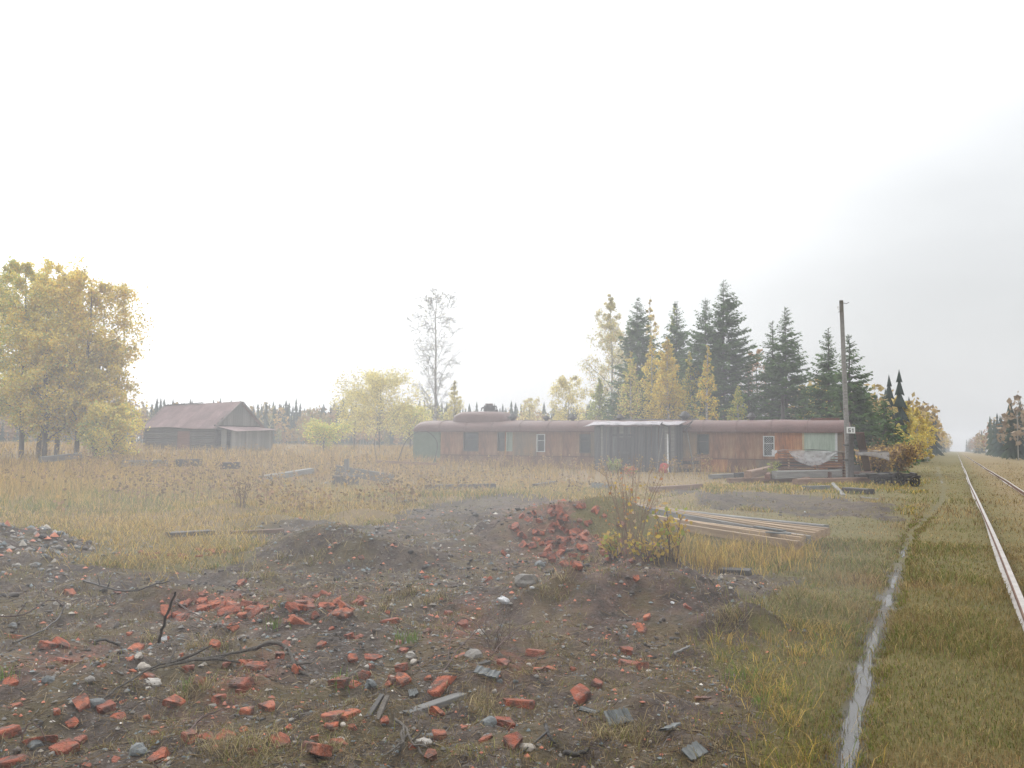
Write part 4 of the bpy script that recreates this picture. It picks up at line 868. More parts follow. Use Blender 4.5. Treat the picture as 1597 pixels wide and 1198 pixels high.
# ------------------------------------------------------------------ bricks
KINDS = []
for s_ in range(5): KINDS.append(brick_mesh(s_, .25, .12, .065, 2 if s_ > 1 else 1))
for s_ in range(7): KINDS.append(brick_mesh(20 + s_, .15, .12, .065, 2))
for s_ in range(8): KINDS.append(brick_mesh(40 + s_, .10, .085, .06, 3))
for s_ in range(6): KINDS.append(brick_mesh(60 + s_, .06, .05, .035, 3))
BIG, HALF, CHUNK, BIT = range(0, 5), range(5, 12), range(12, 20), range(20, 26)
q = random.Random(99); PLACED = []
def brick(px, py, kind, label, group=None, sink=None, p=None, tilt=.35, cat='brick', rot=None, scale=1.0):
    if p is None: p = gp(px, py)
    i = q.choice(list(kind)); me = KINDS[i]; o = link('brick', me)
    nrm = ground_normal(p[0], p[1]); h = {0: .0325, 1: .03, 2: .026, 3: .016}[0 if i < 5 else 1 if i < 12 else 2 if i < 20 else 3] * scale
    rz_ = Matrix.Rotation(q.uniform(0, 6.28) if rot is None else rot, 4, 'Z'); tl = Matrix.Rotation(q.uniform(-tilt, tilt), 4, 'X') @ Matrix.Rotation(q.uniform(-tilt, tilt), 4, 'Y')
    al = Vector((0, 0, 1)).rotation_difference(nrm).to_matrix().to_4x4()
    sk = q.uniform(-.45, .5) if sink is None else sink - .45; scale *= .80
    sc = Matrix.Diagonal((scale * q.uniform(.88, 1.12), scale * q.uniform(.88, 1.12), scale * q.uniform(.9, 1.1), 1))
    o.matrix_world = Matrix.Translation((p[0], p[1], p[2] + h * (sk * 1.4))) @ al @ rz_ @ tl @ sc; tag(o, label, cat, group); PLACED.append((p[0], p[1])); return o
SPECIAL = [
 (100, 1030, BIG, 'whole long brick on edge in the left rubble', .1), (127, 1098, HALF, 'squarish half brick near the left edge, below the long whole brick', None), (165, 1108, HALF, 'brick half just right of the squarish half brick at the left', .7), (190, 1118, BIG, 'flat worn brick lying right below the pair of half bricks', None),
 (272, 1098, HALF, 'bright orange chunk of brick left of the grass tuft near the bent branch', None), (400, 1042, BIG, 'slanted brick under the arched root', .5), (372, 1066, BIG, 'pale flat broken brick below the arched root', .3), (312, 1150, BIG, 'flat brick near the bottom left beside a smaller one', .2), (352, 1150, HALF, 'smaller brick right of the flat brick near the bottom left', .2),
 (498, 1180, BIG, 'brightest square brick at the bottom edge, left of centre', 1.2), (438, 1162, HALF, 'brick half above left of the bright square brick at the bottom', .8), (530, 1070, HALF, 'rough cracked brick with a blade of green grass', .9), (625, 1064, HALF, 'brick with a grey worn end beside the white pebble', .9), (626, 1048, CHUNK, 'small brick chunk sitting right behind the grey-ended brick', 1.2), (688, 1066, BIG, 'thin brick lying flat above the long grey plank', .3),
 (541, 1116, HALF, 'pair-shaped split brick left of the charred wood splinters', .4), (520, 1118, HALF, 'split brick touching the left side of the pair-shaped brick', .3), (806, 1098, BIG, 'large worn oval brick right of the straw tuft', .4), (905, 1094, BIG, 'large tilted brick standing proud in bare soil right of centre', 1.4), (787, 1134, HALF, 'jagged orange half brick below the oval brick', .8), (803, 1165, HALF, 'brick with a sooty black underside near the bottom', .9),
 (685, 1152, CHUNK, 'pointed brick chunk near the bottom centre beside a green pebble', .9), (680, 1116, CHUNK, 'small brick chunk right below the long grey plank', .8), (610, 970, BIG, 'brick slab poking out of the soil centre, far above the white pebble', .5), (576, 1026, BIG, 'brown-red flat brick left of the round white pebble', .2), (720, 975, HALF, 'cluster-topping brick behind the crossed twigs', .6), (715, 1028, BIG, 'pink-topped brick slab above the glassy grey scrap', .3), (787, 1040, HALF, 'triangular dark orange brick right of the glassy grey scrap', .8),
 (840, 1020, BIG, 'pink-faced brick right of the triangular brick, upper of two', .5), (862, 1045, BIG, 'pink-faced brick lying flat, lower of two', .2), (982, 1036, BIG, 'long brick of the small group at the right of the rubble', .2), (980, 1018, HALF, 'brick half sitting above the small group at the right', .6), (1003, 1040, HALF, 'pale-cornered brick at the right end of the small group', .4), (1096, 1090, HALF, 'lone brick at the edge of the turf at right', .1), (1010, 964, CHUNK, 'lone brick chunk on the dark soil right of the ridge', .4), (1000, 980, HALF, 'flat brick below the lone chunk on the right soil', .2),
 (30, 995, BIG, 'brick at the left edge below the curved twig', .2), (75, 1008, HALF, 'brick of the trio above the long whole brick, left one', .5), (95, 1006, HALF, 'brick of the trio above the long whole brick, right one', .5), (110, 928, HALF, 'brick at the tip of the curved twig at left', .6), (60, 1155, BIG, 'big soil-covered brick near the bottom left corner', .2), (100, 1170, HALF, 'dark brick right of the soil-covered brick at bottom left', .6), (10, 1145, HALF, 'brick cut by the left edge near the bottom', .6), (20, 1190, BIG, 'brick in the very bottom left corner', .4), (252, 1188, HALF, 'brick standing on the bottom edge next to the dark board', .8), (212, 1012, HALF, 'flat bright brick between the pale stones and the upright stick', .3), (376, 912, HALF, 'brick on the rise above the brick cluster, left of the soil mound', .6), (445, 1005, HALF, 'flat pink brick with a red twig across it', .2), (470, 970, BIG, 'flat slab brick right of the brick cluster at left', .2),
 (418, 1105, HALF, 'brick half alone left of the pair-shaped split brick', .5), (15, 1063, HALF, 'weathered dark brick at the left edge in the middle', .1), (560, 995, CHUNK, 'flat brown chunk in bare soil above the cracked brick', .1), (1072, 948, CHUNK, 'brick chunk under the big turf clod at right', .3), (900, 885, HALF, 'bright brick on the slope below the brick pile', .8), (987, 877, CHUNK, 'red chunk on the soil right below the leafy bush', .8), (1012, 874, CHUNK, 'small red chunk farther right below the leafy bush', .8), (990, 905, CHUNK, 'pale red chunk on the dark ridge right of the pile', .8), (563, 870, CHUNK, 'brick chunk on the soil right of the mound', .3), (760, 905, HALF, 'pink brick half in the grass left of the brick pile', .2), (665, 903, HALF, 'red brick half on the soil before the brick pile', .4)]
for (px, py, kd, lb_, sk) in SPECIAL: brick(px, py, kd, lb_, 'broken bricks in the rubble', sk)
def place_words(px, py, words):
    return words[0] if px < words[1] else words[2] if px < words[3] else words[4]
def scatter(n, cx, cy, sx, sy, kinds, label, group, lim=None, words=None):
    k_ = 0; tries = 0
    while k_ < n and tries < n * 20:
        tries += 1; px, py = q.gauss(cx, sx), q.gauss(cy, sy)
        if lim and not (lim[0] < px < lim[2] and lim[1] < py < lim[3]): continue
        p = gp(px, py)
        if p[1] < 6 and any((p[0] - a) ** 2 + (p[1] - b) ** 2 < .01 for a, b in PLACED): continue
        brick(px, py, q.choice(kinds), label if words is None else label + place_words(px, py, words), group, p=p); k_ += 1
scatter(26, 340, 945, 45, 12, [HALF, CHUNK, BIG], 'broken brick ', 'bricks of the left cluster', None, ('at the left end of the cluster by the upright stick', 318, 'in the middle of the dense cluster by the upright stick', 362, 'at the right end of the dense cluster by the upright stick'))
scatter(26, 470, 945, 55, 14, [HALF, CHUNK], 'broken brick ', 'bricks of the strewn patch', None, ('on the near left of the strewn patch below the soil mound', 440, 'in the middle of the strewn patch below the soil mound', 505, 'at the right of the strewn patch towards the grassy rise'))
scatter(22, 290, 866, 45, 5, [HALF, CHUNK], 'broken brick ', 'bricks of the row on the turf', (190, 855, 390, 882), ('at the left of the thin row on the turf', 270, 'in the middle of the thin row on the turf', 315, 'at the right of the thin row on the turf'))
# heap behind the bush
hc = gp(885, 845)
for i in range(96):
    px = q.gauss(885, 58); py = q.gauss(832 + abs(px - 890) * .12, 22)
    if not (785 < px < 985 and 780 < py < 885): continue
    p = gp(px, py); o = brick(px, py, q.choice([BIG, HALF, HALF, HALF, CHUNK]), 'broken brick ' + ('on the crest of' if py < 815 else 'on the upper face of' if py < 838 else 'on the lower face of' if py < 858 else 'at the foot of') + ' the brick pile, ' + ('left side' if px < 860 else 'middle' if px < 910 else 'right side by the leafy bush'), 'bricks of the pile', p=p, tilt=.9, sink=q.uniform(.3, 1.7), scale=q.uniform(.9, 1.2))
scatter(80, 420, 1080, 330, 75, [CHUNK, BIT, BIT, CHUNK], 'small loose brick chip ', 'brick chips in the rubble', (0, 920, 1060, 1196), ('in the near rubble left of the arched root', 360, 'in the near rubble between the arched root and the oval brick', 780, 'in the near rubble right of the oval brick'))
print('bricks', len(PLACED))
# brick crumbs too small to count are in the pebble layer below

# ------------------------------------------------------------------ stones, slate, planks and scraps in the rubble
SM = {m: [rock_mesh('stone', M[m], s_ + 7 * len(m), 1, .8, .6, .42, 2, False) for s_ in range(3)] for m in ('stone', 'stone_pale', 'stone_dark')}
def stone(px, py, size, mat, label, group=None, flatn=1.0):
    p = gp(px, py); o = link('stone', q.choice(SM[mat])); s_ = size; o.matrix_world = Matrix.Translation((p[0], p[1], p[2] + s_ * .10)) @ Matrix.Rotation(q.uniform(0, 6), 4, 'Z') @ Matrix.Diagonal((s_, s_, s_ * flatn, 1)); tag(o, label, 'stone', group)
for a in [(216, 1026, .085, 'stone_pale', 'pale pointed stone, upper of the two by the bent branch'), (224, 1042, .09, 'stone_pale', 'pale round stone, lower of the two by the bent branch'), (240, 1068, .13, 'stone', 'buried brown stone under the bent branch'), (645, 1033, .075, 'stone_pale', 'round white pebble in the centre of the rubble'), (641, 1026, .10, 'stone', 'beige stone right behind the round white pebble'), (611, 1058, .045, 'stone_pale', 'tiny white pebble left of the grey-ended brick'), (20, 980, .11, 'stone_dark', 'dark blue smooth stone at the left edge'), (75, 1064, .09, 'stone_dark', 'dark stone below the long whole brick'), (146, 1100, .11, 'stone_dark', 'bluish round stone between the two half bricks'), (217, 1174, .11, 'stone_dark', 'blue-grey stone near the bottom left'), (55, 1165, .09, 'stone_dark', 'large dark stone by the soil-covered brick'), (308, 962, .09, 'stone_pale', 'pale slab stone in the left brick cluster'), (106, 946, .09, 'stone_pale', 'pale stone at the tip of the curved twig'), (762, 1130, .10, 'stone_dark', 'smooth dark oval stone near the bottom, right of centre'), (578, 1070, .11, 'stone_dark', 'dark stone right of the cracked brick'), (673, 1152, .07, 'stone_dark', 'greenish pebble beside the pointed brick chunk'), (748, 990, .10, 'stone', 'beige stone under the crossed twigs'), (820, 912, .24, 'stone', 'large tan rock on the slope below the brick pile', ), (842, 884, .18, 'stone_dark', 'dark rock at the foot of the brick pile'), (740, 1026, .13, 'stone', 'tan stone behind the glassy grey scrap'), (660, 1160, .09, 'stone', 'beige stone by the roots near the bottom'), (820, 1168, .08, 'stone_pale', 'pale stone right of the sooty brick'), (140, 1062, .07, 'stone', 'flat beige stone right of the long whole brick'), (460, 1000, .05, 'stone_pale', 'white chip beside the flat pink brick')]:
    stone(*a[:4], a[4], None)
for i in range(60):
    sx_ = q.uniform(0, 1050); stone(sx_, q.triangular(880, 1196, 1120), q.uniform(.02, .05), q.choice(['stone', 'stone_dark', 'stone', 'stone_dark', 'stone', 'stone_dark', 'stone_pale']), 'small loose stone ' + ('left of the arched root' if sx_ < 400 else 'between the arched root and the oval brick' if sx_ < 780 else 'right of the oval brick') + ' in the rubble', 'small stones in the rubble')
for i in range(26):
    stone(q.gauss(60, 50), q.gauss(868, 16), q.uniform(.04, .11), q.choice(['stone', 'stone_dark', 'stone_dark']), 'grey stone on the gravel heap at the left edge', 'stones of the left gravel heap')

gbar('plank', (632, 1114), (722, 1084), .07, .035, M['wood_grey'], 'long weathered grey plank lying in the near rubble', 'plank', None, 0, .0, seg=8)
gbar('plank', (258, 1200), (300, 1174), .06, .025, M['wood_dark'], 'dark split board end at the bottom edge, left', 'plank')
for (a, b, m_, lb_) in [((572, 1120), (596, 1098), 'wood_dark', 'charred black-brown wood splinter, left of the pair'), ((588, 1120), (604, 1100), 'bark', 'charred brown wood splinter, right of the pair')]: gbar('splinter', a, b, .028, .02, M[m_], lb_, 'splinter', None, 0, .06)
gbar('splinter', (370, 1116), (410, 1124), .04, .03, M['wood_dark'], 'dark splinter below the flat brick right of the grass tuft', 'splinter')
gbar('splinter', (708, 1045), (762, 1032), .06, .03, M['wood_dark'], 'dark flat splinter leading to the glassy grey scrap', 'splinter')
def slate(px, py, L, W, rot, tilt, label, ribs=0, mat='slate'):
    p = gp(px, py); n = 13; V = []; F = []; qq = random.Random(px)
    for i in range(n):
        t = i / (n - 1)
        for s_ in (0, 1): V.append((L * (t - .5) + qq.uniform(-.004, .004), W * (s_ - .5) + qq.uniform(-.007, .007), (.010 * math.sin(t * ribs * 6.28) if ribs else .004 * qq.uniform(-1, 1))))
    for i in range(n - 1): F.append((2 * i, 2 * i + 2, 2 * i + 3, 2 * i + 1))
    m = len(V); V += [(a, b, c - .009) for a, b, c in V]; F += [tuple(v + m for v in f)[::-1] for f in F]; F += [(2 * i, 2 * i + m, 2 * i + 2 + m, 2 * i + 2) for i in range(n - 1)] + [(2 * i + 1, 2 * i + 3, 2 * i + 3 + m, 2 * i + 1 + m) for i in range(n - 1)]
    nr = ground_normal(p[0], p[1]); o = link('slate_fragment', mpy('slate_fragment', V, F, M[mat]), None, Matrix.Translation((p[0], p[1], p[2] + .025)) @ Vector((0, 0, 1)).rotation_difference(nr).to_matrix().to_4x4() @ Euler((tilt, 0, rot)).to_matrix().to_4x4()); tag(o, label, 'slate fragment')
slate(965, 1124, .14, .10, .25, .25, 'ribbed grey slate fragment right of the large tilted brick', 5); slate(918, 1114, .08, .10, 1.2, .3, 'small grey slate chip touching the large tilted brick'); slate(1083, 1178, .10, .08, .5, .2, 'blue-grey slate fragment near the bottom right of the rubble'); slate(1045, 1140, .16, .05, .9, .15, 'narrow slate strip in the grass right of the ribbed fragment'); slate(760, 1054, .16, .08, -.3, .2, 'glassy grey scrap among the bricks right of centre', 0, 'stone_dark'); slate(256, 1001, .045, .04, .1, .9, 'tiny white-blue scrap at the foot of the upright stick', 0, 'white_plastic'); slate(645, 1085, .06, .05, .3, .2, 'small blue-grey scrap above the long grey plank', 0)
p = gp(784, 940); o = link('crushed_can', rock_mesh('crushed_can', M['white_plastic'], 31, .13, .075, .075, .7, 2), None, Matrix.Translation((p[0], p[1], p[2] + .035)) @ Euler((0, .25, -.5)).to_matrix().to_4x4()); tag(o, 'crumpled white plastic scrap on the dark ridge below the brick pile', 'plastic scrap')
for k_, (px, py, s_, lb_) in enumerate([(858, 897, .06, 'white litter scrap on the slope under the brick pile, right of the tan rock'), (792, 869, .10, 'white upright chip left of the brick pile'), (1048, 942, .06, 'white chip on the ridge above the turf clod'), (830, 918, .05, 'pale litter scrap touching the tan rock'), (1255, 800, .10, 'white chip on the bare soil strip behind the sawn boards'), (700, 872, .05, 'tiny white chip on bare soil left of the pile')]):
    p = gp(px, py); o = link('litter', rock_mesh('litter', M['white_plastic'], 70 + k_, s_, s_ * .5, s_ * .5, .3, 1), None, Matrix.Translation((p[0], p[1], p[2] + s_ * .18)) @ Matrix.Rotation(k_, 4, 'Z')); tag(o, lb_, 'litter')

# twigs and branches
def stick(pts, r0, r1, label, lifts=None, mat='twig', forks=0, cat='stick', n=14, wob=.004):
    P3 = []
    for i, (px, py) in enumerate(pts):
        l = lifts[i] if lifts else .015; g = gp(px, py, lift=l); g[2] += l; P3.append(g)
    c = curve_pts(P3, n, wob, len(label)); ch = [(c, np.linspace(r0, r1, n))]; qq = random.Random(len(label))
    for f in range(forks):
        i = qq.randint(n // 4, n - 3); d = c[i + 1] - c[i]; d = d / np.linalg.norm(d); s_ = np.array((qq.uniform(-.7, .7), qq.uniform(-.7, .7), qq.uniform(-.1, .5))); L = qq.uniform(.1, .3); e = d * .6 + s_
        ch.append((np.array([c[i], c[i] + e * L * .5, c[i] + e * L + np.array((0, 0, qq.uniform(-.03, .03)))]), [r1 * 1.3, r1, r1 * .5]))
    o_ = c[0].copy(); V, F = tubes([(a - o_, b) for a, b in ch], 5); o = link(cat, mk(cat, V, F, M[mat], smooth=True), None, Matrix.Translation(o_)); tag(o, label, cat)
stick([(247, 1002), (258, 965), (273, 925)], .013, .008, 'dark stick standing upright in the left rubble', [.0, .22, .5], 'wood_dark')
stick([(-5, 962), (40, 957), (80, 935), (100, 945)], .007, .005, 'thin curved twig arching from the left edge', [.02, .06, .09, .02], forks=1, cat='twig')
stick([(20, 1002), (62, 985), (90, 965), (101, 944)], .008, .006, 'dark twig curving up to the pale stone at left', [.01, .03, .04, .06], 'wood_dark', cat='twig')
stick([(150, 1100), (185, 1072), (255, 1035), (330, 1025), (425, 1003)], .005, .010, 'long grey bent branch lying across the left rubble', [.01, .04, .06, .04, .10], 'bark', 4, 'branch', 22)
stick([(220, 1048), (280, 1034), (350, 1022), (428, 1003)], .005, .008, 'second grey branch beside the long bent one', [.02, .05, .05, .10], 'bark', 2, 'branch', 18)
stick([(395, 1012), (425, 1002), (445, 1010), (462, 1040), (472, 1052)], .016, .009, 'arched brown root bending down to the soil', [.04, .12, .11, .03, .0], 'bark', 5, 'root', 18)
stick([(274, 938), (300, 955), (345, 975), (380, 972)], .007, .004, 'thin twig trailing right of the upright stick', [.05, .03, .02, .03], forks=2, cat='twig')
stick([(425, 985), (455, 968), (490, 950), (497, 940)], .005, .003, 'reddish twig lying over the flat pink brick', [.01, .03, .08, .12], cat='twig', forks=1)
stick([(616, 1122), (632, 1135), (645, 1160), (665, 1185)], .010, .005, 'forked grey root near the bottom centre', [.05, .03, .02, .0], 'bark', 5, 'root')
stick([(625, 1140), (628, 1160), (622, 1178)], .008, .004, 'short dark root left of the forked grey root', [.06, .05, .0], 'bark', 2, 'root')
stick([(700, 1040), (705, 985), (722, 965), (745, 975), (765, 1000)], .004, .003, 'wiry twig arching over the bricks in the centre', [.0, .10, .14, .10, .02], forks=2, cat='twig')
stick([(690, 1050), (725, 1000), (770, 960), (790, 945)], .005, .003, 'thin straight twig crossing the wiry arch', [.0, .08, .14, .16], forks=2, cat='twig')
stick([(770, 1018), (800, 985), (838, 965)], .005, .003, 'thin twig running up to the dark ridge', [.01, .05, .05], forks=2, cat='twig')
stick([(290, 1145), (318, 1118), (352, 1106)], .006, .003, 'small twig between the flat bricks near the bottom left', [.01, .04, .03], forks=1, cat='twig')
stick([(30, 1160), (45, 1130), (62, 1135), (72, 1160)], .005, .003, 'little looped twig by the soil-covered brick', [.0, .1, .09, .0], cat='twig')
stick([(130, 905), (200, 922), (255, 905)], .012, .007, 'dark branch on the soil behind the left rubble', [.01, .03, .05], 'wood_dark', 3, 'branch')
stick([(145, 1002), (165, 998), (186, 1008)], .012, .008, 'short dark stick above the flat bright brick', [.02, .04, .0], 'wood_dark', 1)
stick([(1050, 1020), (1075, 1008)], .012, .008, 'short stick at the turf edge near the clod', [.01, .04], 'wood_grey')
stick([(850, 1130), (858, 1150), (868, 1165)], .012, .006, 'short black stick right of the sooty brick', [.05, .03, .0], 'wood_dark', 1)
stick([(882, 1172), (900, 1175), (918, 1168)], .014, .01, 'dark curved bark piece near the bottom right of the rubble', [.02, .02, .02], 'wood_dark')
HAZE = 0.0008
LENS_VEIL = [((-2.7, 16, 1.2), (7.3, 14.5, 5.0), .012)]  # volume added to imitate the milky lens veil: centre, radii, density
# ------------------------------------------------------------------ grass
def blades(P, h, w, lean, col, seed, curl=.5):
    """P (n,3) roots, h heights, w widths, lean = outward lean fraction, col (n,3)"""
    g = np.random.default_rng(seed); n = len(P); a = g.uniform(0, 2 * math.pi, n); d = np.stack([np.cos(a), np.sin(a), np.zeros(n)], 1); b = g.uniform(0, 2 * math.pi, n)
    s = np.stack([np.cos(b), np.sin(b), np.zeros(n)], 1) * (w * .5)[:, None]; up = np.array((0, 0, 1.0))
    m = P + up * (h * .55)[:, None] + d * (h * lean * .35)[:, None]; t = P + up * (h * (1 - curl * lean * .5))[:, None] + d * (h * lean)[:, None]
    V = np.stack([P - s - up * .02, P + s - up * .02, m - s * .8, m + s * .8, t], 1).reshape(-1, 3); i = np.arange(n)[:, None] * 5
    F = np.concatenate([i + np.array([[0, 1, 3]]), i + np.array([[0, 3, 2]]), i + np.array([[2, 3, 4]])], 0)
    return V, F, np.repeat(col, 5, axis=0)
def palette(cols, wts, n, g, jit=.18):
    c = np.array(cols)[g.choice(len(cols), n, p=np.array(wts) / sum(wts))]; return c * (1 + g.normal(0, jit, (n, 1))).clip(.5, 1.6)
def polar(n, r0, r1, a0, a1, g, pw=1.0):
    u = g.random(n) ** pw; r = r0 * (r1 / r0) ** u; a = g.uniform(R(a0), R(a1), n); return r * np.sin(a), r * np.cos(a), r
STRAW, TAN, PINK, OLIVE, GREEN, UMBER = (.53, .37, .10), (.40, .27, .085), (.36, .22, .095), (.20, .195, .045), (.13, .19, .03), (.17, .115, .055)
def st_of(x, y): return (x - RAIL0[0]) * RAILN[0] + (y - RAIL0[1]) * RAILN[1]
def coach_local(x, y): return (x - COACH_L[0]) * CU[0] + (y - COACH_L[1]) * CU[1], (x - COACH_L[0]) * CN[0] + (y - COACH_L[1]) * CN[1]
def grass_obj(name, parts, label):
    V = []; F = []; C = []; b = 0
    for v, f, c in parts: V.append(v); F.append(f + b); C.append(c); b += len(v)
    me = mk(name, np.vstack(V), np.vstack(F), M['grass'], np.vstack(C)); o = link(name, me); tag(o, label, 'grass', kind='stuff'); return len(np.vstack(F))
ntri = 0
g = np.random.default_rng(1)
def yard(x, y):
    # trodden ground round the timbers keeps the grass low
    d = np.hypot((x - 12.5) / 7.5, (y - 39.5) / 5.0); return .42 + .58 * smooth(.7, 1.3, d)
def field(n, r0, r1, seed, a0=-42, a1=42):
    g = np.random.default_rng(seed); x, y, r = polar(n, r0, r1, a0, a1, g)
    st = st_of(x, y); u, v = coach_local(x, y); s = soilmask(x, y); dens = fbm(x * .45, y * .45, 3, 40.)
    edge = smooth(14.5, 21, r + (fbm(x * .5, y * .5, 3, 41.) - .5) * 7 - np.clip(x + 6, -4, 8) * .9)       # field begins nearer on the left
    keep = (g.random(n) < edge * (1 - s) * smooth(5, 12, st) * (0.35 + dens)) & ~((v < .1) & (v > -3.2) & (u > -.2) & (u < CLEN + .2)) & ~((u > us0 - .1) & (u < us1 + .1) & (v < VS + .05) & (v > -.5))
    keep &= ~((r > 24) & (x > 2.2) & (v > 1.0) & (g.random(n) < .75)) 
    x, y, r = x[keep], y[keep], r[keep]; n = len(x); dens = fbm(x * .16, y * .16, 3, 43.); z = H(x, y)
    tall = .24 + .34 * smooth(16, 34, r) ; near_right = smooth(-16, -6, x) * (1 - smooth(38, 48, r)); h = (tall * (1 - .62 * near_right) * yard(x, y)) * g.uniform(.5, 1.25, n) * (.35 + 1.25 * fbm(x * .5, y * .5, 3, 44.))
    fr = smooth(24, 48, r + (dens - .5) * 25)
    c1 = palette([(.56, .42, .16), STRAW, TAN, OLIVE], [3, 3, 2.5, 1.2], n, g); c2 = palette([TAN, PINK, UMBER, STRAW], [4, 2, 1.8, 2.4], n, g); c3 = palette([OLIVE, GREEN, STRAW], [3, 2, 2], n, g)
    c = c1 * (1 - fr)[:, None] + c2 * fr[:, None]; gm_ = (smooth(.52, .68, fbm(x * .35, y * .35, 3, 46.)) * (1 - smooth(22, 40, r)))[:, None]; c = c * (1 - gm_) + c3 * gm_
    return blades(np.stack([x, y, z], 1), h, .010 * np.clip(r / 16, 1, 4.5), g.uniform(.1, .75, n), c, seed + 1)
ntri += grass_obj('field_grass', [field(150000, 13, 60, 2), field(42000, 60, 210, 4)], 'tall dry straw coloured grass covering the field')
def lawn(n, r0, r1, seed, a0=-3, a1=44):
    g = np.random.default_rng(seed); x, y, r = polar(n, r0, r1, a0, a1, g); st = st_of(x, y); s = soilmask(x, y); dp = dpath(x, y)
    rut = smooth(.02, .16, dp + (fbm(x * 4, y * 4, 3, 21.) - .5) * .12); keep = (g.random(n) < (1 - s) * rut) & ((st < 13) | (r < 26)) & ~((np.abs(st) < .05) | (np.abs(st + 1.59) < .05))
    u, v = coach_local(x, y); keep &= ~((v < 2.5) & (u < CLEN + .5)) & ~((r > 14) & (st > 6.5) & (g.random(n) < .35))
    x, y, r, st = x[keep], y[keep], r[keep], st[keep]; n = len(x); z = H(x, y); br = fbm(x * .55, y * .55, 3, 50.)
    c = palette([(.19, .175, .055), (.14, .165, .045), (.32, .235, .10), (.40, .30, .13), UMBER], [4.6, 2.2, 2.4, .7, 2.0], n, g); cb = palette([(.33, .235, .10), UMBER, (.40, .29, .13), (.31, .20, .11)], [4, 3, 1.2, 2], n, g); f = np.maximum(smooth(.47, .64, br), smooth(.35, -.2, st) * .8)[:, None]; c = c * (1 - f) + cb * f
    ht = g.uniform(.022, .075, n) * (.7 + 1.7 * smooth(.5, .75, fbm(x * .6, y * .6, 3, 52.))) * (1 + .9 * smooth(.3, -.3, st) * (1 - smooth(-2.6, -1.5, -np.abs(st + .8)))) * (1 + .25 * smooth(12, 40, r)) * yard(x, y)
    ht = ht * np.where(np.abs(st + .8) < .7, 1.0, 1.0)
    return blades(np.stack([x, y, z], 1), ht, .0048 * np.clip(r / 7, 1, 6), g.uniform(.4, 1.6, n), c * .97, seed + 1)
def hay(n, r0, r1, seed):
    g = np.random.default_rng(seed); x, y, r = polar(n, r0, r1, -42, 14, g); s = soilmask(x, y); st = st_of(x, y); u, v = coach_local(x, y); cl = fbm(x * 1.1, y * 1.1, 3, 55.)
    keep = (g.random(n) < (1 - s) * (.25 + 1.1 * cl)) & (st > 6) & (v > VS + .2); x, y, r, cl = x[keep], y[keep], r[keep], cl[keep]; n = len(x); pc = smooth(.45, .65, fbm(x * .4, y * .4, 3, 57.))[:, None]
    c = palette([STRAW, TAN, OLIVE, UMBER], [4, 4, 1.5, 1.5], n, g) * (1 - pc) + palette([OLIVE, GREEN, TAN, STRAW], [3, 1.6, 2, 1.5], n, g) * pc
    return blades(np.stack([x, y, H(x, y)], 1), g.uniform(.07, .22, n) * (.5 + cl), .0055 * np.clip(r / 10, 1, 4), g.uniform(.7, 2.2, n), c, seed + 1)
ntri += grass_obj('hay_grass', [hay(68000, 11, 38, 17)], 'flattened straw and green grass between the soil and the tall field')
ntri += grass_obj('turf', [lawn(152000, 3.2, 17, 11), lawn(66000, 16.5, 130, 13), lawn(26000, 10, 26, 15, -42, -3)], 'short green-brown turf along the muddy rut and the rails')
RUT = []
# matted dry grass, tufts and sods in the dug-up soil
def tufts(cent, nb, hh, spread, cols, wts, lean, seed, wd=.0045):
    g = np.random.default_rng(seed); cent = np.asarray(cent); n = len(cent) * nb; k = np.repeat(np.arange(len(cent)), nb); sc = g.uniform(.6, 1.4, len(cent))[k]
    a = g.uniform(0, 6.283, n); rr = np.abs(g.normal(0, spread, n)) * sc; x = cent[k, 0] + rr * np.cos(a); y = cent[k, 1] + rr * np.sin(a); r = np.hypot(x, y)
    return blades(np.stack([x, y, H(x, y)], 1), hh * sc * g.uniform(.5, 1.2, n), wd * np.clip(r / 6, 1, 5), g.uniform(*lean, n), palette(cols, wts, n, g), seed + 1)
def rand_soil(n, seed, lo=.25, hi=1.01, r0=3.6, r1=19, amax=20):
    g = np.random.default_rng(seed); x, y, r = polar(n * 6, r0, r1, -42, amax, g); s = soilmask(x, y); m = fbm(x * 1.1, y * 1.1, 3, 60.); k = (s > lo) & (s <= hi) & (m > .44); x, y = x[k][:n], y[k][:n]; return np.stack([x, y], 1)
_g = np.random.default_rng(66)
for i_ in range(420):                                    # grass hanging in over the banks of the rut
    k_ = _g.integers(0, 9); f_ = _g.random(); p_ = PATH[k_] + (PATH[k_ + 1] - PATH[k_]) * f_; d_ = PATH[k_ + 1] - PATH[k_]; d_ = d_ / np.linalg.norm(d_); RUT.append(p_ + np.array((-d_[1], d_[0])) * _g.choice((-1, 1)) * _g.uniform(.055, .17))
pix = lambda L: [gp(*p)[:2] for p in L]
NAMED = pix([(300, 1082), (322, 1075), (280, 1090), (330, 1172), (360, 1180), (385, 1165), (410, 1185), (745, 1100), (760, 1105), (740, 1110), (630, 930), (650, 925), (670, 940), (610, 935), (690, 935), (600, 950), (320, 1005), (350, 1010), (300, 1012), (230, 1000), (940, 1150), (965, 1155), (985, 1160), (1000, 1150), (520, 1172), (425, 1170), (900, 870), (920, 875), (940, 868), (880, 905), (845, 925), (870, 935), (1130, 960), (1140, 970), (1120, 975), (1150, 965), (440, 870), (480, 880), (500, 870), (415, 900), (385, 900), (400, 890)])
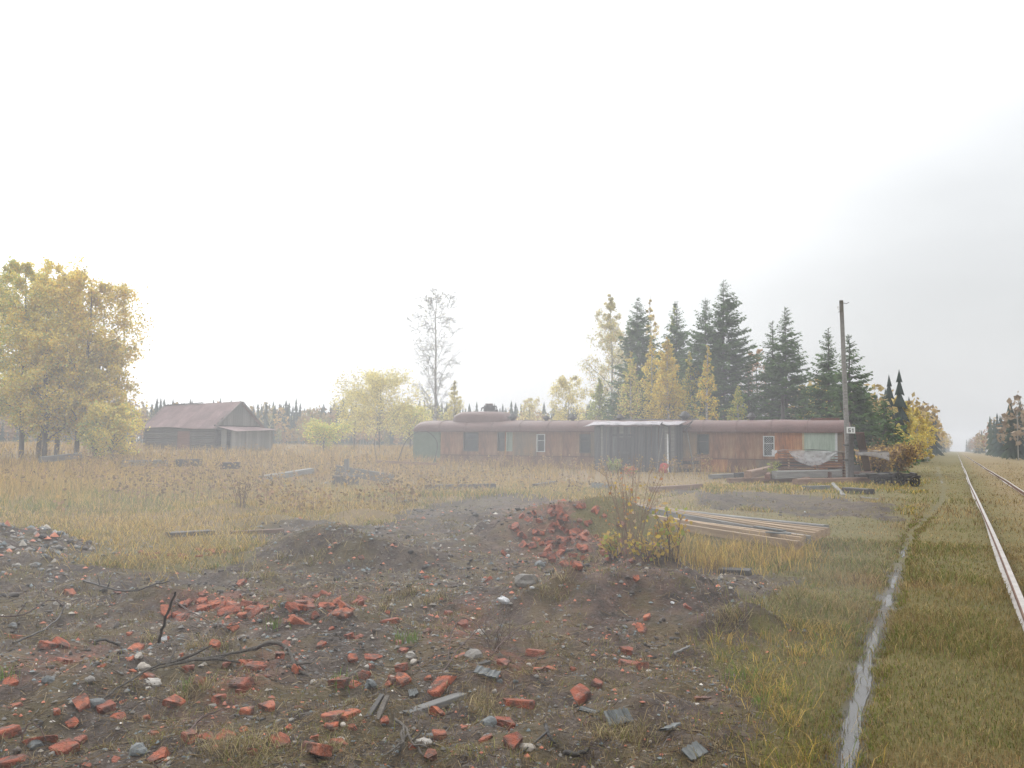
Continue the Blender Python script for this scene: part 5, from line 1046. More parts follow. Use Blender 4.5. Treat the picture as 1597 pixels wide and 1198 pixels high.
ntri += grass_obj('matted_grass', [tufts(RUT, 16, .055, .035, [OLIVE, (.30, .22, .10), UMBER, GREEN], [3, 2, 2, 1], (.4, 1.6), 67, .004), tufts(NAMED, 70, .12, .10, [(.40, .32, .17), (.28, .21, .11), UMBER, OLIVE], [3, 3, 2, 1.5], (.6, 2.0), 70, .0035), tufts(rand_soil(2600, 71, .25, 1.01, 3.6, 30, 30), 15, .055, .12, [(.26, .2, .11), UMBER, (.36, .28, .15), OLIVE], [3, 4, 1.0, 2.4], (.8, 2.4), 72, .0035), tufts(rand_soil(420, 73, .02, .6, 3.6, 30, 30), 40, .12, .14, [OLIVE, TAN, STRAW, GREEN, UMBER], [3, 3, 2, 1.2, 1], (.4, 1.5), 74),
      tufts(pix([(530, 1072), (630, 1005), (645, 1003), (430, 980), (640, 1000), (290, 1075), (5, 1060), (1150, 1060), (1180, 1100), (1165, 1080)]), 26, .10, .05, [GREEN, (.16, .24, .05)], [1, 1], (.2, .9), 76)], 'matted dry grass and tufts in the dug-up soil')
# tall straw in front of the sawn boards, strip by the bush
g = np.random.default_rng(80); c = []
for i in range(150): c.append(gp(g.uniform(1040, 1260), g.triangular(846, 868, 900) if g.random() < .85 else g.uniform(835, 900))[:2])
for i in range(60): c.append(gp(g.uniform(850, 925), g.uniform(764, 779))[:2])
ntri += grass_obj('straw_grass', [tufts(c[:150:2], 30, .26, .20, [STRAW, TAN, OLIVE, PINK], [4, 4, 1.5, 1], (.15, .8), 81), tufts(c[150:], 26, .15, .25, [STRAW, TAN, OLIVE], [4, 3, 1], (.2, .9), 83)], 'tall straw coloured grass in front of the sawn boards')
# grass tufts around the timbers, the post and the coach foot
c = [gp(a, b)[:2] for a, b in [(g.uniform(1100, 1440), g.normal(760, 5)) for _ in range(170)] + [(g.uniform(505, 640), g.normal(764, 3)) for _ in range(40)] + [(g.uniform(640, 960), g.normal(768, 4)) for _ in range(110)]]
ntri += grass_obj('rough_grass', [tufts(c, 26, .15, .3, [OLIVE, STRAW, GREEN, TAN], [3, 3, 1.4, 2.5], (.2, 1.2), 85, .006)], 'rough green and straw grass round the old timbers')
print('grass tris', ntri)

# dug-up earth clods and gravel
def pebbles(n, seed):
    g = np.random.default_rng(seed); x, y, r = polar(n * 2, 3.4, 22, -42, 24, g, 1.25); s = soilmask(x, y); hp = np.exp(-(((x + 6.8) / 1.3) ** 2 + ((y - 12.2) / 1.8) ** 2)); k = (g.random(len(x)) < np.maximum(s * (.25 + 1.2 * (fbm(x * .8, y * .8, 3, 90.) - .3)), hp)); x, y, r, hp = x[k][:n], y[k][:n], r[k][:n], hp[k][:n]; n = len(x)
    sz = (.0045 + .014 * g.random(n) ** 3.5) * np.clip(r / 6.5, .85, 2.6) * (1 + hp); z = H(x, y) + sz * .15
    oct_ = np.array([(1, 0, 0), (0, 1, 0), (-1, 0, 0), (0, -1, 0), (0, 0, .75), (0, 0, -.75)]); a = g.uniform(0, 6.28, n); ca, sa = np.cos(a), np.sin(a)
    O = oct_[None] * (sz[:, None, None] * g.uniform(.6, 1.4, (n, 1, 3))) * g.uniform(.8, 1.2, (n, 6, 1)); X = O[..., 0] * ca[:, None] - O[..., 1] * sa[:, None]; Y = O[..., 0] * sa[:, None] + O[..., 1] * ca[:, None]
    V = np.stack([X + x[:, None], Y + y[:, None], O[..., 2] + z[:, None]], -1).reshape(-1, 3); f = np.array([(0, 1, 4), (1, 2, 4), (2, 3, 4), (3, 0, 4)]); F = (np.arange(n)[:, None, None] * 6 + f[None]).reshape(-1, 3)
    red = np.zeros(n)
    for (cx, cy, rx, ry) in REDZONES: red = np.maximum(red, np.exp(-(((x - cx) / rx) ** 2 + ((y - cy) / ry) ** 2)))
    c = palette([(.09, .08, .07), (.17, .15, .13), (.11, .135, .14), (.28, .245, .20), (.50, .46, .40), (.42, .13, .065)], [4, 4, 3.4, 1.6, .2, 2.2], n, g); k = g.random(n) < red * .6; c[k] = np.array((.40, .12, .065)) * g.uniform(.6, 1.2, (k.sum(), 1))
    return V, F, np.repeat(c, 6, axis=0)
V, F, C = pebbles(42000, 91); o = link('gravel', mk('gravel', V, F, M['pebble'], C)); tag(o, 'loose gravel and brick crumbs over the dark soil', 'gravel', kind='stuff'); print('gravel tris', len(F))
def clods(n, seed):
    g = np.random.default_rng(seed); x, y, r = polar(n * 3, 4, 26, -42, 24, g); s = soilmask(x, y); k = (g.random(len(x)) < s * smooth(.45, .65, fbm(x * .7, y * .7, 3, 95.))); x, y, r = x[k][:n], y[k][:n], r[k][:n]; n = len(x)
    import bmesh
    bm = bmesh.new(); bmesh.ops.create_icosphere(bm, subdivisions=1, radius=1); tv = np.array([v.co[:] for v in bm.verts]); tf = np.array([[v.index for v in f.verts] for f in bm.faces]); bm.free()
    sz = (.008 + .022 * g.random(n) ** 3) * np.clip(r / 8, .8, 2); O = tv[None] * g.uniform(.45, 1.5, (n, len(tv), 1)) * (sz[:, None, None] * g.uniform(.7, 1.3, (n, 1, 3)) * np.array((1, 1, .7)))
    V = (O + np.stack([x, y, H(x, y) + sz * .2], 1)[:, None, :]).reshape(-1, 3); F = (np.arange(n)[:, None, None] * len(tv) + tf[None]).reshape(-1, 3); c = palette([(.06, .048, .042), (.085, .068, .058), (.045, .038, .034)], [3, 2, 2], n, g, .12); return V, F, np.repeat(c, len(tv), axis=0)
def fibres(n, seed):
    g = np.random.default_rng(seed); x, y, r = polar(n * 2, 3.4, 26, -42, 28, g, 1.1); s = soilmask(x, y); k = g.random(len(x)) < s * (.3 + 1.4 * (fbm(x * 1.3, y * 1.3, 3, 97.) - .3)); x, y, r = x[k][:n], y[k][:n], r[k][:n]; n = len(x); a = g.uniform(0, 6.28, n); L = g.uniform(.02, .09, n) * np.clip(r / 7, .8, 2); w = .0022 * np.clip(r / 6, .8, 3)
    dx, dy = np.cos(a) * L, np.sin(a) * L; nx_, ny_ = -np.sin(a) * w, np.cos(a) * w; x2, y2 = x + dx, y + dy; z1 = H(x, y) + .004 + g.random(n) * .012; z2 = H(x2, y2) + .004 + g.random(n) * .02
    V = np.stack([np.stack([x - nx_, y - ny_, z1], 1), np.stack([x + nx_, y + ny_, z1 + .004], 1), np.stack([x2 + nx_ * .5, y2 + ny_ * .5, z2 + .003], 1), np.stack([x2 - nx_ * .5, y2 - ny_ * .5, z2], 1)], 1).reshape(-1, 3); i = np.arange(n)[:, None] * 4; F = np.concatenate([i + np.array([[0, 1, 2]]), i + np.array([[0, 2, 3]])]); return V, F, np.repeat(palette([(.24, .18, .11), UMBER, (.07, .05, .04), (.32, .25, .15), (.2, .185, .165)], [2.5, 4, 4, .8, 1], n, g), 4, axis=0)
V, F, C = fibres(38000, 98); o = link('straw_litter', mk('straw_litter', V, F, M['grass'], C)); tag(o, 'bits of straw, roots and bark littering the soil', 'litter', kind='stuff')
V, F, C = clods(4200, 96); o = link('soil_clods', mk('soil_clods', V, F, M['pebble'], C)); tag(o, 'dark crumbly clods of dug-up soil', 'soil', kind='stuff')

# ------------------------------------------------------------------ shrubs in the rubble
def sprig_leaves(points, n_each, size, cols, wts, seed, spread=.05):
    g = np.random.default_rng(seed); P = np.repeat(np.asarray(points), n_each, axis=0); n = len(P); P = P + g.normal(0, spread, P.shape); a = g.normal(0, 1, (n, 3)); a /= np.linalg.norm(a, axis=1)[:, None]; b = np.cross(a, g.normal(0, 1, (n, 3))); b /= np.linalg.norm(b, axis=1)[:, None] + 1e-9
    L = size * g.uniform(.6, 1.3, n); a = a * L[:, None]; b = b * (L * .38)[:, None]; V = np.stack([P - a * .5, P + b, P + a * .5, P - b], 1).reshape(-1, 3); F = (np.arange(n)[:, None] * 4 + np.array([[0, 1, 2, 3]])); return V, F, np.repeat(palette(cols, wts, n, g), 4, axis=0)
def bush(name, px, py, hgt, rad, nst, label, leafc, leafw, nleaf, lsize, seed, low=0.0, mat='twig', base=.12, r0=.007, drop=0.0):
    p = gp(px, py); g = np.random.default_rng(seed); e = empty(name, Matrix.Translation(p)); tag(e, label, 'bush'); ch = []; tips = []
    for i in range(nst):
        a = g.uniform(0, 6.28); b = g.uniform(0, base); t = g.uniform(.15, 1) * rad; hh = hgt * g.uniform(.55, 1.0); a2 = a + g.normal(0, .5)
        pts = curve_pts([(b * math.cos(a), b * math.sin(a), -.05), (b * math.cos(a) + t * .35 * math.cos(a2), b * math.sin(a) + t * .35 * math.sin(a2), hh * .5), (b * math.cos(a) + t * math.cos(a2), b * math.sin(a) + t * math.sin(a2), hh)], 7, .008, seed + i); ch.append((pts, np.linspace(r0, r0 * .35, 7)))
        for k in range(3, 7):
            if pts[k][2] < hgt * (1 - drop): tips.append(pts[k])
        for s_ in range(2):
            k = g.integers(2, 6); d = np.array((g.normal(0, .5), g.normal(0, .5), .7)) * hgt * .16; ch.append((np.array([pts[k], pts[k] + d * .5, pts[k] + d]), [r0 * .5, r0 * .4, r0 * .2])); 
            if pts[k][2] + d[2] < hgt * (1 - drop): tips.append(pts[k] + d)
    V, F = tubes(ch, 4); link('stems', mk('stems', V, F, M[mat], smooth=True), e)
    if nleaf: V, F, C = sprig_leaves(tips, nleaf, lsize, leafc, leafw, seed + 90); link('leaves', mk('leaves', V, F, M['leaf'], C), e)
    return e
YL, YG, OR = (.50, .36, .06), (.30, .33, .06), (.50, .22, .07)
bush('bush', 985, 868, 1.32, .5, 26, 'dry bush with bare brown stems standing before the sawn boards', [OR, YL, (.40, .30, .2)], [1, 1, 1], 1, .045, 101, drop=.25, mat='straw_stem', r0=.0055)
bush('bush', 1048, 872, .62, .24, 10, 'yellow leafy bush right of the bare stemmed bush', [YL, YG, OR, TAN], [4, 2, 1, 2], 3, .065, 103)
bush('bush', 962, 872, .32, .2, 9, 'low yellow leaved sprigs at the foot of the bare bush', [YG, YL, TAN], [2, 3, 2], 3, .065, 105)
bush('bush', 1010, 880, .34, .34, 12, 'low tangle of yellow leaves between the two bushes', [YL, YG, TAN], [3, 1, 4], 2, .06, 107)
bush('bush', 984, 745, .55, .3, 10, 'small orange leaved plant left of the red bag', [(.55, .2, .08), YG], [3, 1], 4, .10, 109)
bush('bush', 955, 742, .8, .45, 14, 'green weed patch at the foot of the lean-to', [(.22, .27, .07), YG], [3, 2], 5, .10, 111)
bush('bush', 1205, 752, .9, .35, 9, 'thin leafy weed growing between the timbers', [YG, OLIVE], [2, 2], 4, .08, 113)
bush('bush', 378, 790, .75, .28, 12, 'dark dead weed stalks standing in the field below the barn', [UMBER], [1], 1, .05, 115, mat='twig')
bush('bush', 770, 1010, .30, .3, 12, 'dry thorny twigs sprouting from the rubble in the centre', [UMBER], [1], 0, .03, 117, mat='twig', r0=.003)
def seedheads(n, seed):
    g = np.random.default_rng(seed); x, y, r = polar(n, 20, 70, -40, 12, g); s = soilmask(x, y); u, v = coach_local(x, y); k = (s < .2) & (v > .3) & (fbm(x * .25, y * .25, 3, 120.) > .48) & (st_of(x, y) > 10); x, y = x[k], y[k]; n = len(x); h = g.uniform(.55, 1.05, n) * (.55 + .45 * smooth(20, 45, np.hypot(x, y))); ch = []
    P = np.stack([x, y, H(x, y)], 1); tp = P + np.stack([g.normal(0, .06, n), g.normal(0, .06, n), h], 1); V1, F1, C1 = blades(P, h, np.full(n, .014), g.uniform(0, .15, n), palette([UMBER, TAN], [1, 1], n, g), seed + 3)
    V2, F2, C2 = sprig_leaves(np.concatenate([tp - np.array((0, 0, .02)), tp - np.array((0, 0, .12)), tp - np.array((0, 0, .25))]), 2, .09, [TAN, UMBER, (.36, .23, .13)], [3, 2, 2], seed + 5, .05); F2t = np.concatenate([F2[:, [0, 1, 2]], F2[:, [0, 2, 3]]]); return np.vstack([V1, V2]), np.vstack([F1, F2t + len(V1)]), np.vstack([C1, C2])
V, F, C = seedheads(5000, 121); o = link('field_weeds', mk('field_weeds', V, F, M['grass'], C)); tag(o, 'brown seeding weeds standing through the field', 'weeds', kind='stuff')

# ------------------------------------------------------------------ trees
def leaf_quads(P, size, cols, wts, g, clump=None):
    n = len(P); a = g.normal(0, 1, (n, 3)); a /= np.linalg.norm(a, axis=1)[:, None]; b = np.cross(a, g.normal(0, 1, (n, 3))); b /= np.linalg.norm(b, axis=1)[:, None] + 1e-9; L = size * g.uniform(.6, 1.4, n)
    a = a * (L * .5)[:, None]; b = b * (L * .36)[:, None]; V = np.stack([P - a, P + b, P + a, P - b], 1).reshape(-1, 3); F = np.arange(n)[:, None] * 4 + np.array([[0, 1, 2, 3]]); c = palette(cols, wts, n, g, .14)
    if clump is not None: c = c * clump[:, None]
    return V, F, np.repeat(c, 4, axis=0)
def broadleaf(name, base, height, radius, label, cols, wts, seed, nleaf=9000, lsize=.15, shape='oval', t0=.2, trunk_r=.14, bark='bark', nprim=26, up=.9, lean=(0, 0), group=None, bare=0.0, sub=5, twigs=3, cat='tree', jit=.22, limb=.5):
    g = np.random.default_rng(seed); e = empty(name, Matrix.Translation(base)); tag(e, label, cat, group)
    n = 12; tz = np.linspace(0, 1, n); tr = np.stack([lean[0] * tz * height + np.cumsum(g.normal(0, .012 * height / n * 3, n)), lean[1] * tz * height + np.cumsum(g.normal(0, .012 * height / n * 3, n)), tz * height], 1); tr[0] = (0, 0, -.2)
    trunk = [(tr, trunk_r * (1 - tz) ** .8 + .012)]; br = []; pts = []
    prof = {'oval': lambda t: math.sin(math.pi * min(1, max(0, (t - t0) / (1 - t0) * .86 + .12))) ** .7, 'cone': lambda t: (1 - (t - t0) / (1 - t0)) ** .8 * min(1, (t - t0) / (1 - t0) * 5 + .45), 'birch': lambda t: (1 - ((t - t0) / (1 - t0)) ** 1.3) * min(1, (t - t0) / (1 - t0) * 3.5 + .5), 'wide': lambda t: math.sin(math.pi * min(1, max(0, (t - t0) / (1 - t0) * .62 + .36))) ** .55}[shape]
    for i in range(nprim):
        t = t0 + (1 - t0) * ((i + g.random()) / nprim) * .97; a = i * 2.4 + g.normal(0, .5); rl = radius * prof(t) * g.uniform(.75, 1.15); k = t * (n - 1); k0 = min(int(k), n - 2); o = tr[k0] + (tr[k0 + 1] - tr[k0]) * (k - k0); rise = up * rl * g.uniform(.7, 1.2)
        rise = min(rise, (height * 1.03 - o[2])); d = np.array((math.cos(a), math.sin(a), 0)); m = 6; s = np.linspace(0, 1, m)
        P = o + d * (rl * s)[:, None] + np.stack([np.zeros(m), np.zeros(m), rise * s ** .8], 1) + g.normal(0, .03 * rl, (m, 3)) * s[:, None]; r0 = max(.010, trunk_r * (1 - t) * limb); br.append((P, np.linspace(r0, .008, m)))
        for j in range(sub):
            ks = g.uniform(.2, 1.0); kk = ks * (m - 1); q0 = min(int(kk), m - 2); so = P[q0] + (P[q0 + 1] - P[q0]) * (kk - q0); sd = d * .55 + np.array((g.normal(0, .6), g.normal(0, .6), g.normal(.35, .4))); sd /= np.linalg.norm(sd); sl = rl * g.uniform(.25, .5); S_ = np.array([so, so + sd * sl * .5 + g.normal(0, .03, 3), so + sd * sl + np.array((0, 0, -.05 * sl))]); br.append((S_, [.012, .009, .005])); pts.append((S_[1], sl * .32)); pts.append((S_[2], sl * .32))
            for w in range(twigs):
                f = g.uniform(.3, 1); to = so + sd * sl * f; td_ = sd * .5 + g.normal(0, .55, 3); td_ /= np.linalg.norm(td_); tl = sl * g.uniform(.3, .6); br.append((np.array([to, to + td_ * tl]), [.007, .003])); pts.append((to + td_ * tl, sl * .25))
    V, F = tubes(trunk, 8); link('trunk', mk('trunk', V, F, M[bark], smooth=True), e); V, F = tubes(br, 3); link('branches', mk('branches', V, F, M[bark if bark == 'bark' else 'bark']), e)
    if nleaf:
        C = np.array([p for p, s in pts]); S_ = np.array([s for p, s in pts]); w = g.random(len(C)) ** (1.2 + bare * 3) + .02; k = g.choice(len(C), nleaf, p=w / w.sum()); P = C[k] + g.normal(0, 1, (nleaf, 3)) * (S_[k] * (1 + jit))[:, None]; P[:, 2] = np.maximum(P[:, 2], .3)
        cl = (.72 + .56 * g.random(len(C)))[k]; V, F, Cc = leaf_quads(P, lsize, [tuple(np.array(c_) * 1.42) for c_ in cols], wts, g, cl); link('crown', mk('crown', V, F, M['leaf'], Cc), e)
    return e
def spruce(name, base, height, radius, label, seed, group=None, col=(.062, .108, .030), dens=1.0, cat='tree', skew=0.0, t0=.05):
    g = np.random.default_rng(seed); e = empty(name, Matrix.Translation(base)); tag(e, label, cat, group); n = 10; tz = np.linspace(0, 1, n); tr = np.stack([g.normal(0, .015, n).cumsum(), g.normal(0, .015, n).cumsum(), tz * height], 1); tr[0] = (0, 0, -.2)
    V, F = tubes([(tr, .16 * (1 - tz) + .012)], 7); link('trunk', mk('trunk', V, F, M['bark'], smooth=True), e); QP = []; QA = []; QB = []; QC = []; br = []; z = height * t0; lev = 0
    while z < height * .985:
        t = z / height; rl = radius * 1.12 * (1 - t) ** .9 * (1 if t > .12 else .8) ; nb = max(4, int((5 + 7 * (1 - t)) * dens))
        gap = g.random() < .12
        for i in range(nb):
            a = g.uniform(0, 6.283); L = rl * g.uniform(.55, 1.18) * (.6 if gap else 1) * (1 + skew * math.cos(a)) + .08; zz = z + g.normal(0, .12); d = np.array((math.cos(a), math.sin(a), 0)); sd = np.array((-d[1], d[0], 0)); droop = (-.50 + .75 * t) * L; m = 5; s = np.linspace(0, 1, m)
            P = np.array((0, 0, zz)) + d * (L * s)[:, None] + np.stack([np.zeros(m), np.zeros(m), droop * s + .20 * L * s ** 3], 1); br.append((P[::2], np.linspace(.02 * (1 - t) + .008, .004, 3)))
            ns = max(4, int(L / .115)); f = np.concatenate([np.linspace(.18, 1, ns)] * 2); sg = np.concatenate([np.ones(ns), -np.ones(ns)]); k = f * (m - 1); k0 = np.minimum(k.astype(int), m - 2); PP = P[k0] + (P[k0 + 1] - P[k0]) * (k - k0)[:, None]
            sl = (np.clip(L * .30, .07, .24) + .16 * L * (1 - f)) * g.uniform(.6, 1.25, 2 * ns); dr = d * .75 + sd * (sg * g.uniform(.5, 1.0, 2 * ns))[:, None] + np.stack([np.zeros(2 * ns), np.zeros(2 * ns), g.uniform(-.75, .1, 2 * ns)], 1); dr /= np.linalg.norm(dr, axis=1)[:, None]
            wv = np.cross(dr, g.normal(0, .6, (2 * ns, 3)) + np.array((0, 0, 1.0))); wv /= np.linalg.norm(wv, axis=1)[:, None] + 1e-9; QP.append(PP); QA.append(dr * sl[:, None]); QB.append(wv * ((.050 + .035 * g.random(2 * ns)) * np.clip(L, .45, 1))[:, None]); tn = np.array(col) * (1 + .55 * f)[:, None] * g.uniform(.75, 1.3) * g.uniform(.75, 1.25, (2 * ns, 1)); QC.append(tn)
        z += max(.13, .32 * (1 - t)) * g.uniform(.8, 1.2); lev += 1
    P = np.vstack(QP); A = np.vstack(QA); B = np.vstack(QB); C = np.vstack(QC); V = np.stack([P, P + A * .5 - B * 1.1, P + A, P + A * .5 + B * 1.1], 1); n = len(P); V = V.reshape(-1, 3); i = np.arange(n)[:, None] * 4; F = np.concatenate([i + np.array([[0, 1, 2]]), i + np.array([[0, 2, 3]])])
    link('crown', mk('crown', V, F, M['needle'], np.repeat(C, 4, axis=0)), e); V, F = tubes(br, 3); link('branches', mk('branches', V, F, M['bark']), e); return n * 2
def tree_at(px, top, depth):
    b = at(px, 690, depth); b[2] = h1(b[0], b[1]) - .05; t = at(px, top, depth); return b, t[2] - b[2]
def wpx(w, depth): return w * depth / FPX
GOLD, YEL, PALE, LIME, ORA, RUS = (.50, .40, .075), (.54, .46, .12), (.52, .48, .22), (.36, .40, .11), (.48, .33, .065), (.31, .20, .10)
# the clump of yellow trees on the left
for (px, top, dep, w, lean, lab, sd, cw) in [(88, 424, 56, 92, (.02, 0), 'thick trunked yellow tree in the middle of the left clump', 1, [5, 3, .3, .6, 2]), (34, 420, 57, 78, (-.03, 0), 'greener yellow tree at the left of the clump by the frame edge', 2, [2.5, 2.5, 1, 2.4, 0]), (120, 444, 55, 84, (.05, -.01), 'golden tree on the right side of the left clump, leaning right', 3, [5, 2, .2, .3, 3]), (60, 440, 59, 70, (.0, .02), 'yellow-green tree behind the thick trunk of the left clump', 4, [2, 2, 1, 3, 0]), (-30, 430, 58, 80, (-.02, 0), 'pale green-yellow tree cut by the left edge', 5, [1, 2, 2, 3, 0]), (70, 500, 54, 60, (-.02, -.02), 'slim yellow tree in front of the left clump', 6, [4, 3, 1, 1, 1]), (148, 530, 55, 46, (.03, 0), 'low golden tree at the right rim of the left clump', 7, [5, 3, .5, .5, 1])]:
    b, h = tree_at(px, top, dep); broadleaf('tree', b, h, wpx(w, dep) * .84, lab, [GOLD, YEL, PALE, LIME, ORA], [c + .01 for c in cw], 200 + sd, 19000, .145, 'wide', .12, .15, 'bark', 34, .8, lean, 'trees of the yellow clump', bare=.12, jit=.0)
for (px, top, dep, w, lab, sd, cols, wts, nl) in [(178, 640, 52, 34, 'low yellow bush under the right side of the yellow clump', 11, [YEL, LIME, GOLD], [3, 1, 3], 5000), (150, 655, 53, 26, 'small yellow-green bush at the foot of the yellow clump', 12, [YEL, LIME], [2, 3], 2500),
        (592, 594, 92, 58, 'round pale yellow bushy tree left of the bare birch', 13, [PALE, YEL, (.42, .36, .16)], [4, 2, 3], 10000), (552, 612, 100, 30, 'thin pale bush on the left of the round bushy tree', 14, [PALE, YEL], [3, 2], 3500), (640, 640, 96, 40, 'low yellow bush between the round tree and the bare birch', 15, [PALE, YEL, LIME], [3, 2, 2], 4500), (885, 592, 105, 32, 'small rounded pale yellow tree beyond the coach roof', 16, [PALE, YEL, (.42, .36, .2)], [3, 2, 2], 5000), (826, 626, 120, 24, 'tiny pale tree beyond the coach roof vents', 17, [PALE, RUS], [3, 1], 2200), (505, 668, 85, 34, 'low greenish bush right of the barn in the field', 18, [LIME, YEL], [2, 2], 3000), (1275, 598, 66, 22, 'narrow yellow tree between two spruces behind the coach end', 19, [YEL, GOLD, LIME], [3, 2, 1], 5200), (1180, 546, 72, 26, 'thin reddish half bare tree between the spruces', 20, [RUS, (.40, .25, .14)], [2, 2], 2300), (1400, 704, 56, 32, 'brown weedy bush behind the iron trolley', 23, [(.26, .17, .09), TAN, UMBER], [2, 2, 2], 3600), (1370, 708, 50, 26, 'low brown bush behind the lumber stack', 24, [(.26, .17, .09), UMBER, TAN], [2, 1.4, 2], 2600)]:
    b, h = tree_at(px, top, dep); broadleaf('tree' if h > 4 else 'bush', b, h, wpx(w, dep), lab, cols, wts, 200 + sd, int(nl * 1.2), .14 if dep < 80 else .17, 'wide' if h < 8 else 'oval', .08, .07, 'bark', 24, .9, cat='tree' if h > 4 else 'bush')
# birches
b, h = tree_at(676, 458, 80); broadleaf('birch_tree', b, h, wpx(40, 80), 'tall almost bare birch behind the left end of the coach', [PALE, (.40, .33, .2)], [3, 2], 231, 1500, .07, 'oval', .14, .13, 'birch', 58, 1.55, bare=.5, sub=9, twigs=8, limb=.22)
for (px, top, dep, w, lab, sd, cols, wts, nl, bare) in [(708, 592, 88, 18, 'small pale birch right beside the tall bare birch', 32, [PALE, YEL], [3, 1], 3000, .2), (950, 452, 82, 50, 'tall thin pale birch at the left of the group behind the coach', 33, [(.36, .34, .17), PALE, (.44, .33, .17)], [3, 3, 2], 9000, .3), (1014, 460, 84, 26, 'thin topped birch between the first two spruces', 34, [PALE, YEL, (.45, .3, .12)], [2, 2, 2], 3800, .4), (1040, 522, 67, 34, 'dense golden birch in the middle of the spruce group', 35, [GOLD, YEL, ORA], [4, 3, 2], 8500, .1), (1052, 470, 80, 22, 'slender yellow birch rising beside the dark pointed spruce', 36, [LIME, YEL], [3, 2], 3600, .3), (1102, 535, 63, 22, 'golden sprig birch in front of the tallest spruces', 37, [GOLD, ORA, LIME], [3, 2, 1], 2600, .2), (935, 590, 76, 26, 'green-grey birch shrub below the tall thin birch', 38, [(.22, .24, .10), PALE, LIME], [3, 1, 2], 3600, .2), (985, 545, 68, 26, 'yellow tinged birch in front of the first spruce', 39, [(.44, .34, .14), YEL, LIME], [3, 2, 2], 2600, .4), (1078, 545, 69, 24, 'yellow birch filling the gap left of the tallest spruces', 51, [YEL, GOLD, LIME], [3, 2, 2], 3200, .2), (1016, 520, 70, 26, 'orange-yellow birch right of the first spruce', 52, [GOLD, YEL, ORA], [3, 2, 1], 3600, .2), (1150, 600, 66, 22, 'small yellow-green birch at the foot of the tallest spruce', 53, [LIME, YEL], [3, 2], 2600, .2)]:
    b, h = tree_at(px, top, dep); broadleaf('birch_tree', b, h, wpx(w, dep), lab, cols, wts, 200 + sd, int(nl * 1.35), .13, 'birch', .18, .10, 'birch', 44, 1.0, bare=bare, group='birches behind the coach')
tt = 0
for (px, top, dep, w, lab, sd, sk) in [(995, 462, 76, 40, 'first tall spruce from the left behind the lean-to', 1, 0), (1055, 468, 79, 34, 'narrow spruce between the golden birch and the tallest spruce', 2, 0), (1102, 464, 70, 40, 'slightly shorter twin left of the tallest spruce', 3, -.1), (1130, 436, 70, 46, 'tallest spruce behind the middle of the coach', 4, .25), (1022, 560, 72, 36, 'short dense spruce behind the golden birch', 5, 0), (965, 590, 72, 26, 'low spruce at the left edge of the group', 6, 0), (1075, 560, 70, 32, 'short spruce below the twin of the tallest', 7, 0), (1168, 585, 68, 26, 'small spruce at the right foot of the tallest spruce', 8, 0), (1228, 478, 66, 36, 'pointed spruce above the stove pipe', 9, 0), (1205, 500, 68, 24, 'slimmer spruce touching the pointed one on its left', 10, -.1), (1293, 512, 62, 30, 'spruce left of the utility pole', 11, -.1), (1326, 522, 58, 34, 'spruce right behind the utility pole', 12, .15), (1380, 618, 62, 28, 'small lone spruce right of the utility pole', 13, 0), (1345, 600, 60, 26, 'short spruce filling the gap right of the pole', 14, 0), (1255, 600, 70, 22, 'little spruce right of the pointed one', 15, 0), (1435, 690, 110, 10, 'tiny spruce at the foot of the yellow birches', 16, 0)]:
    b, h = tree_at(px, top, dep); tt += spruce('spruce_tree', b, h, wpx(w, dep) * 1.7, lab, 300 + sd, 'spruces behind the coach', skew=sk, dens=1.05)
print('spruce tris', tt)
# yellow birches along the left of the line
for (px, top, dep, w, lab, sd, cols, wts, nl) in [(1414, 624, 100, 22, 'pale topped yellow birch nearest the lone spruce by the line', 41, [YEL, GOLD, PALE], [3, 3, 2], 5200), (1432, 634, 105, 20, 'broad golden birch by the line', 42, [GOLD, YEL, ORA], [3, 3, 1], 5200), (1446, 640, 115, 13, 'slim golden birch by the line', 43, [GOLD, YEL], [3, 2], 3000), (1400, 660, 95, 18, 'low yellow birch behind the weeds by the line', 44, [YEL, LIME, ORA], [3, 1, 1], 3600)]:
    b, h = tree_at(px, top, dep); broadleaf('birch_tree', b, h, wpx(w, dep), lab, cols, wts, 200 + sd, nl, .2, 'birch', .05, .1, 'birch', 30, 1.0, group='birches along the railway')

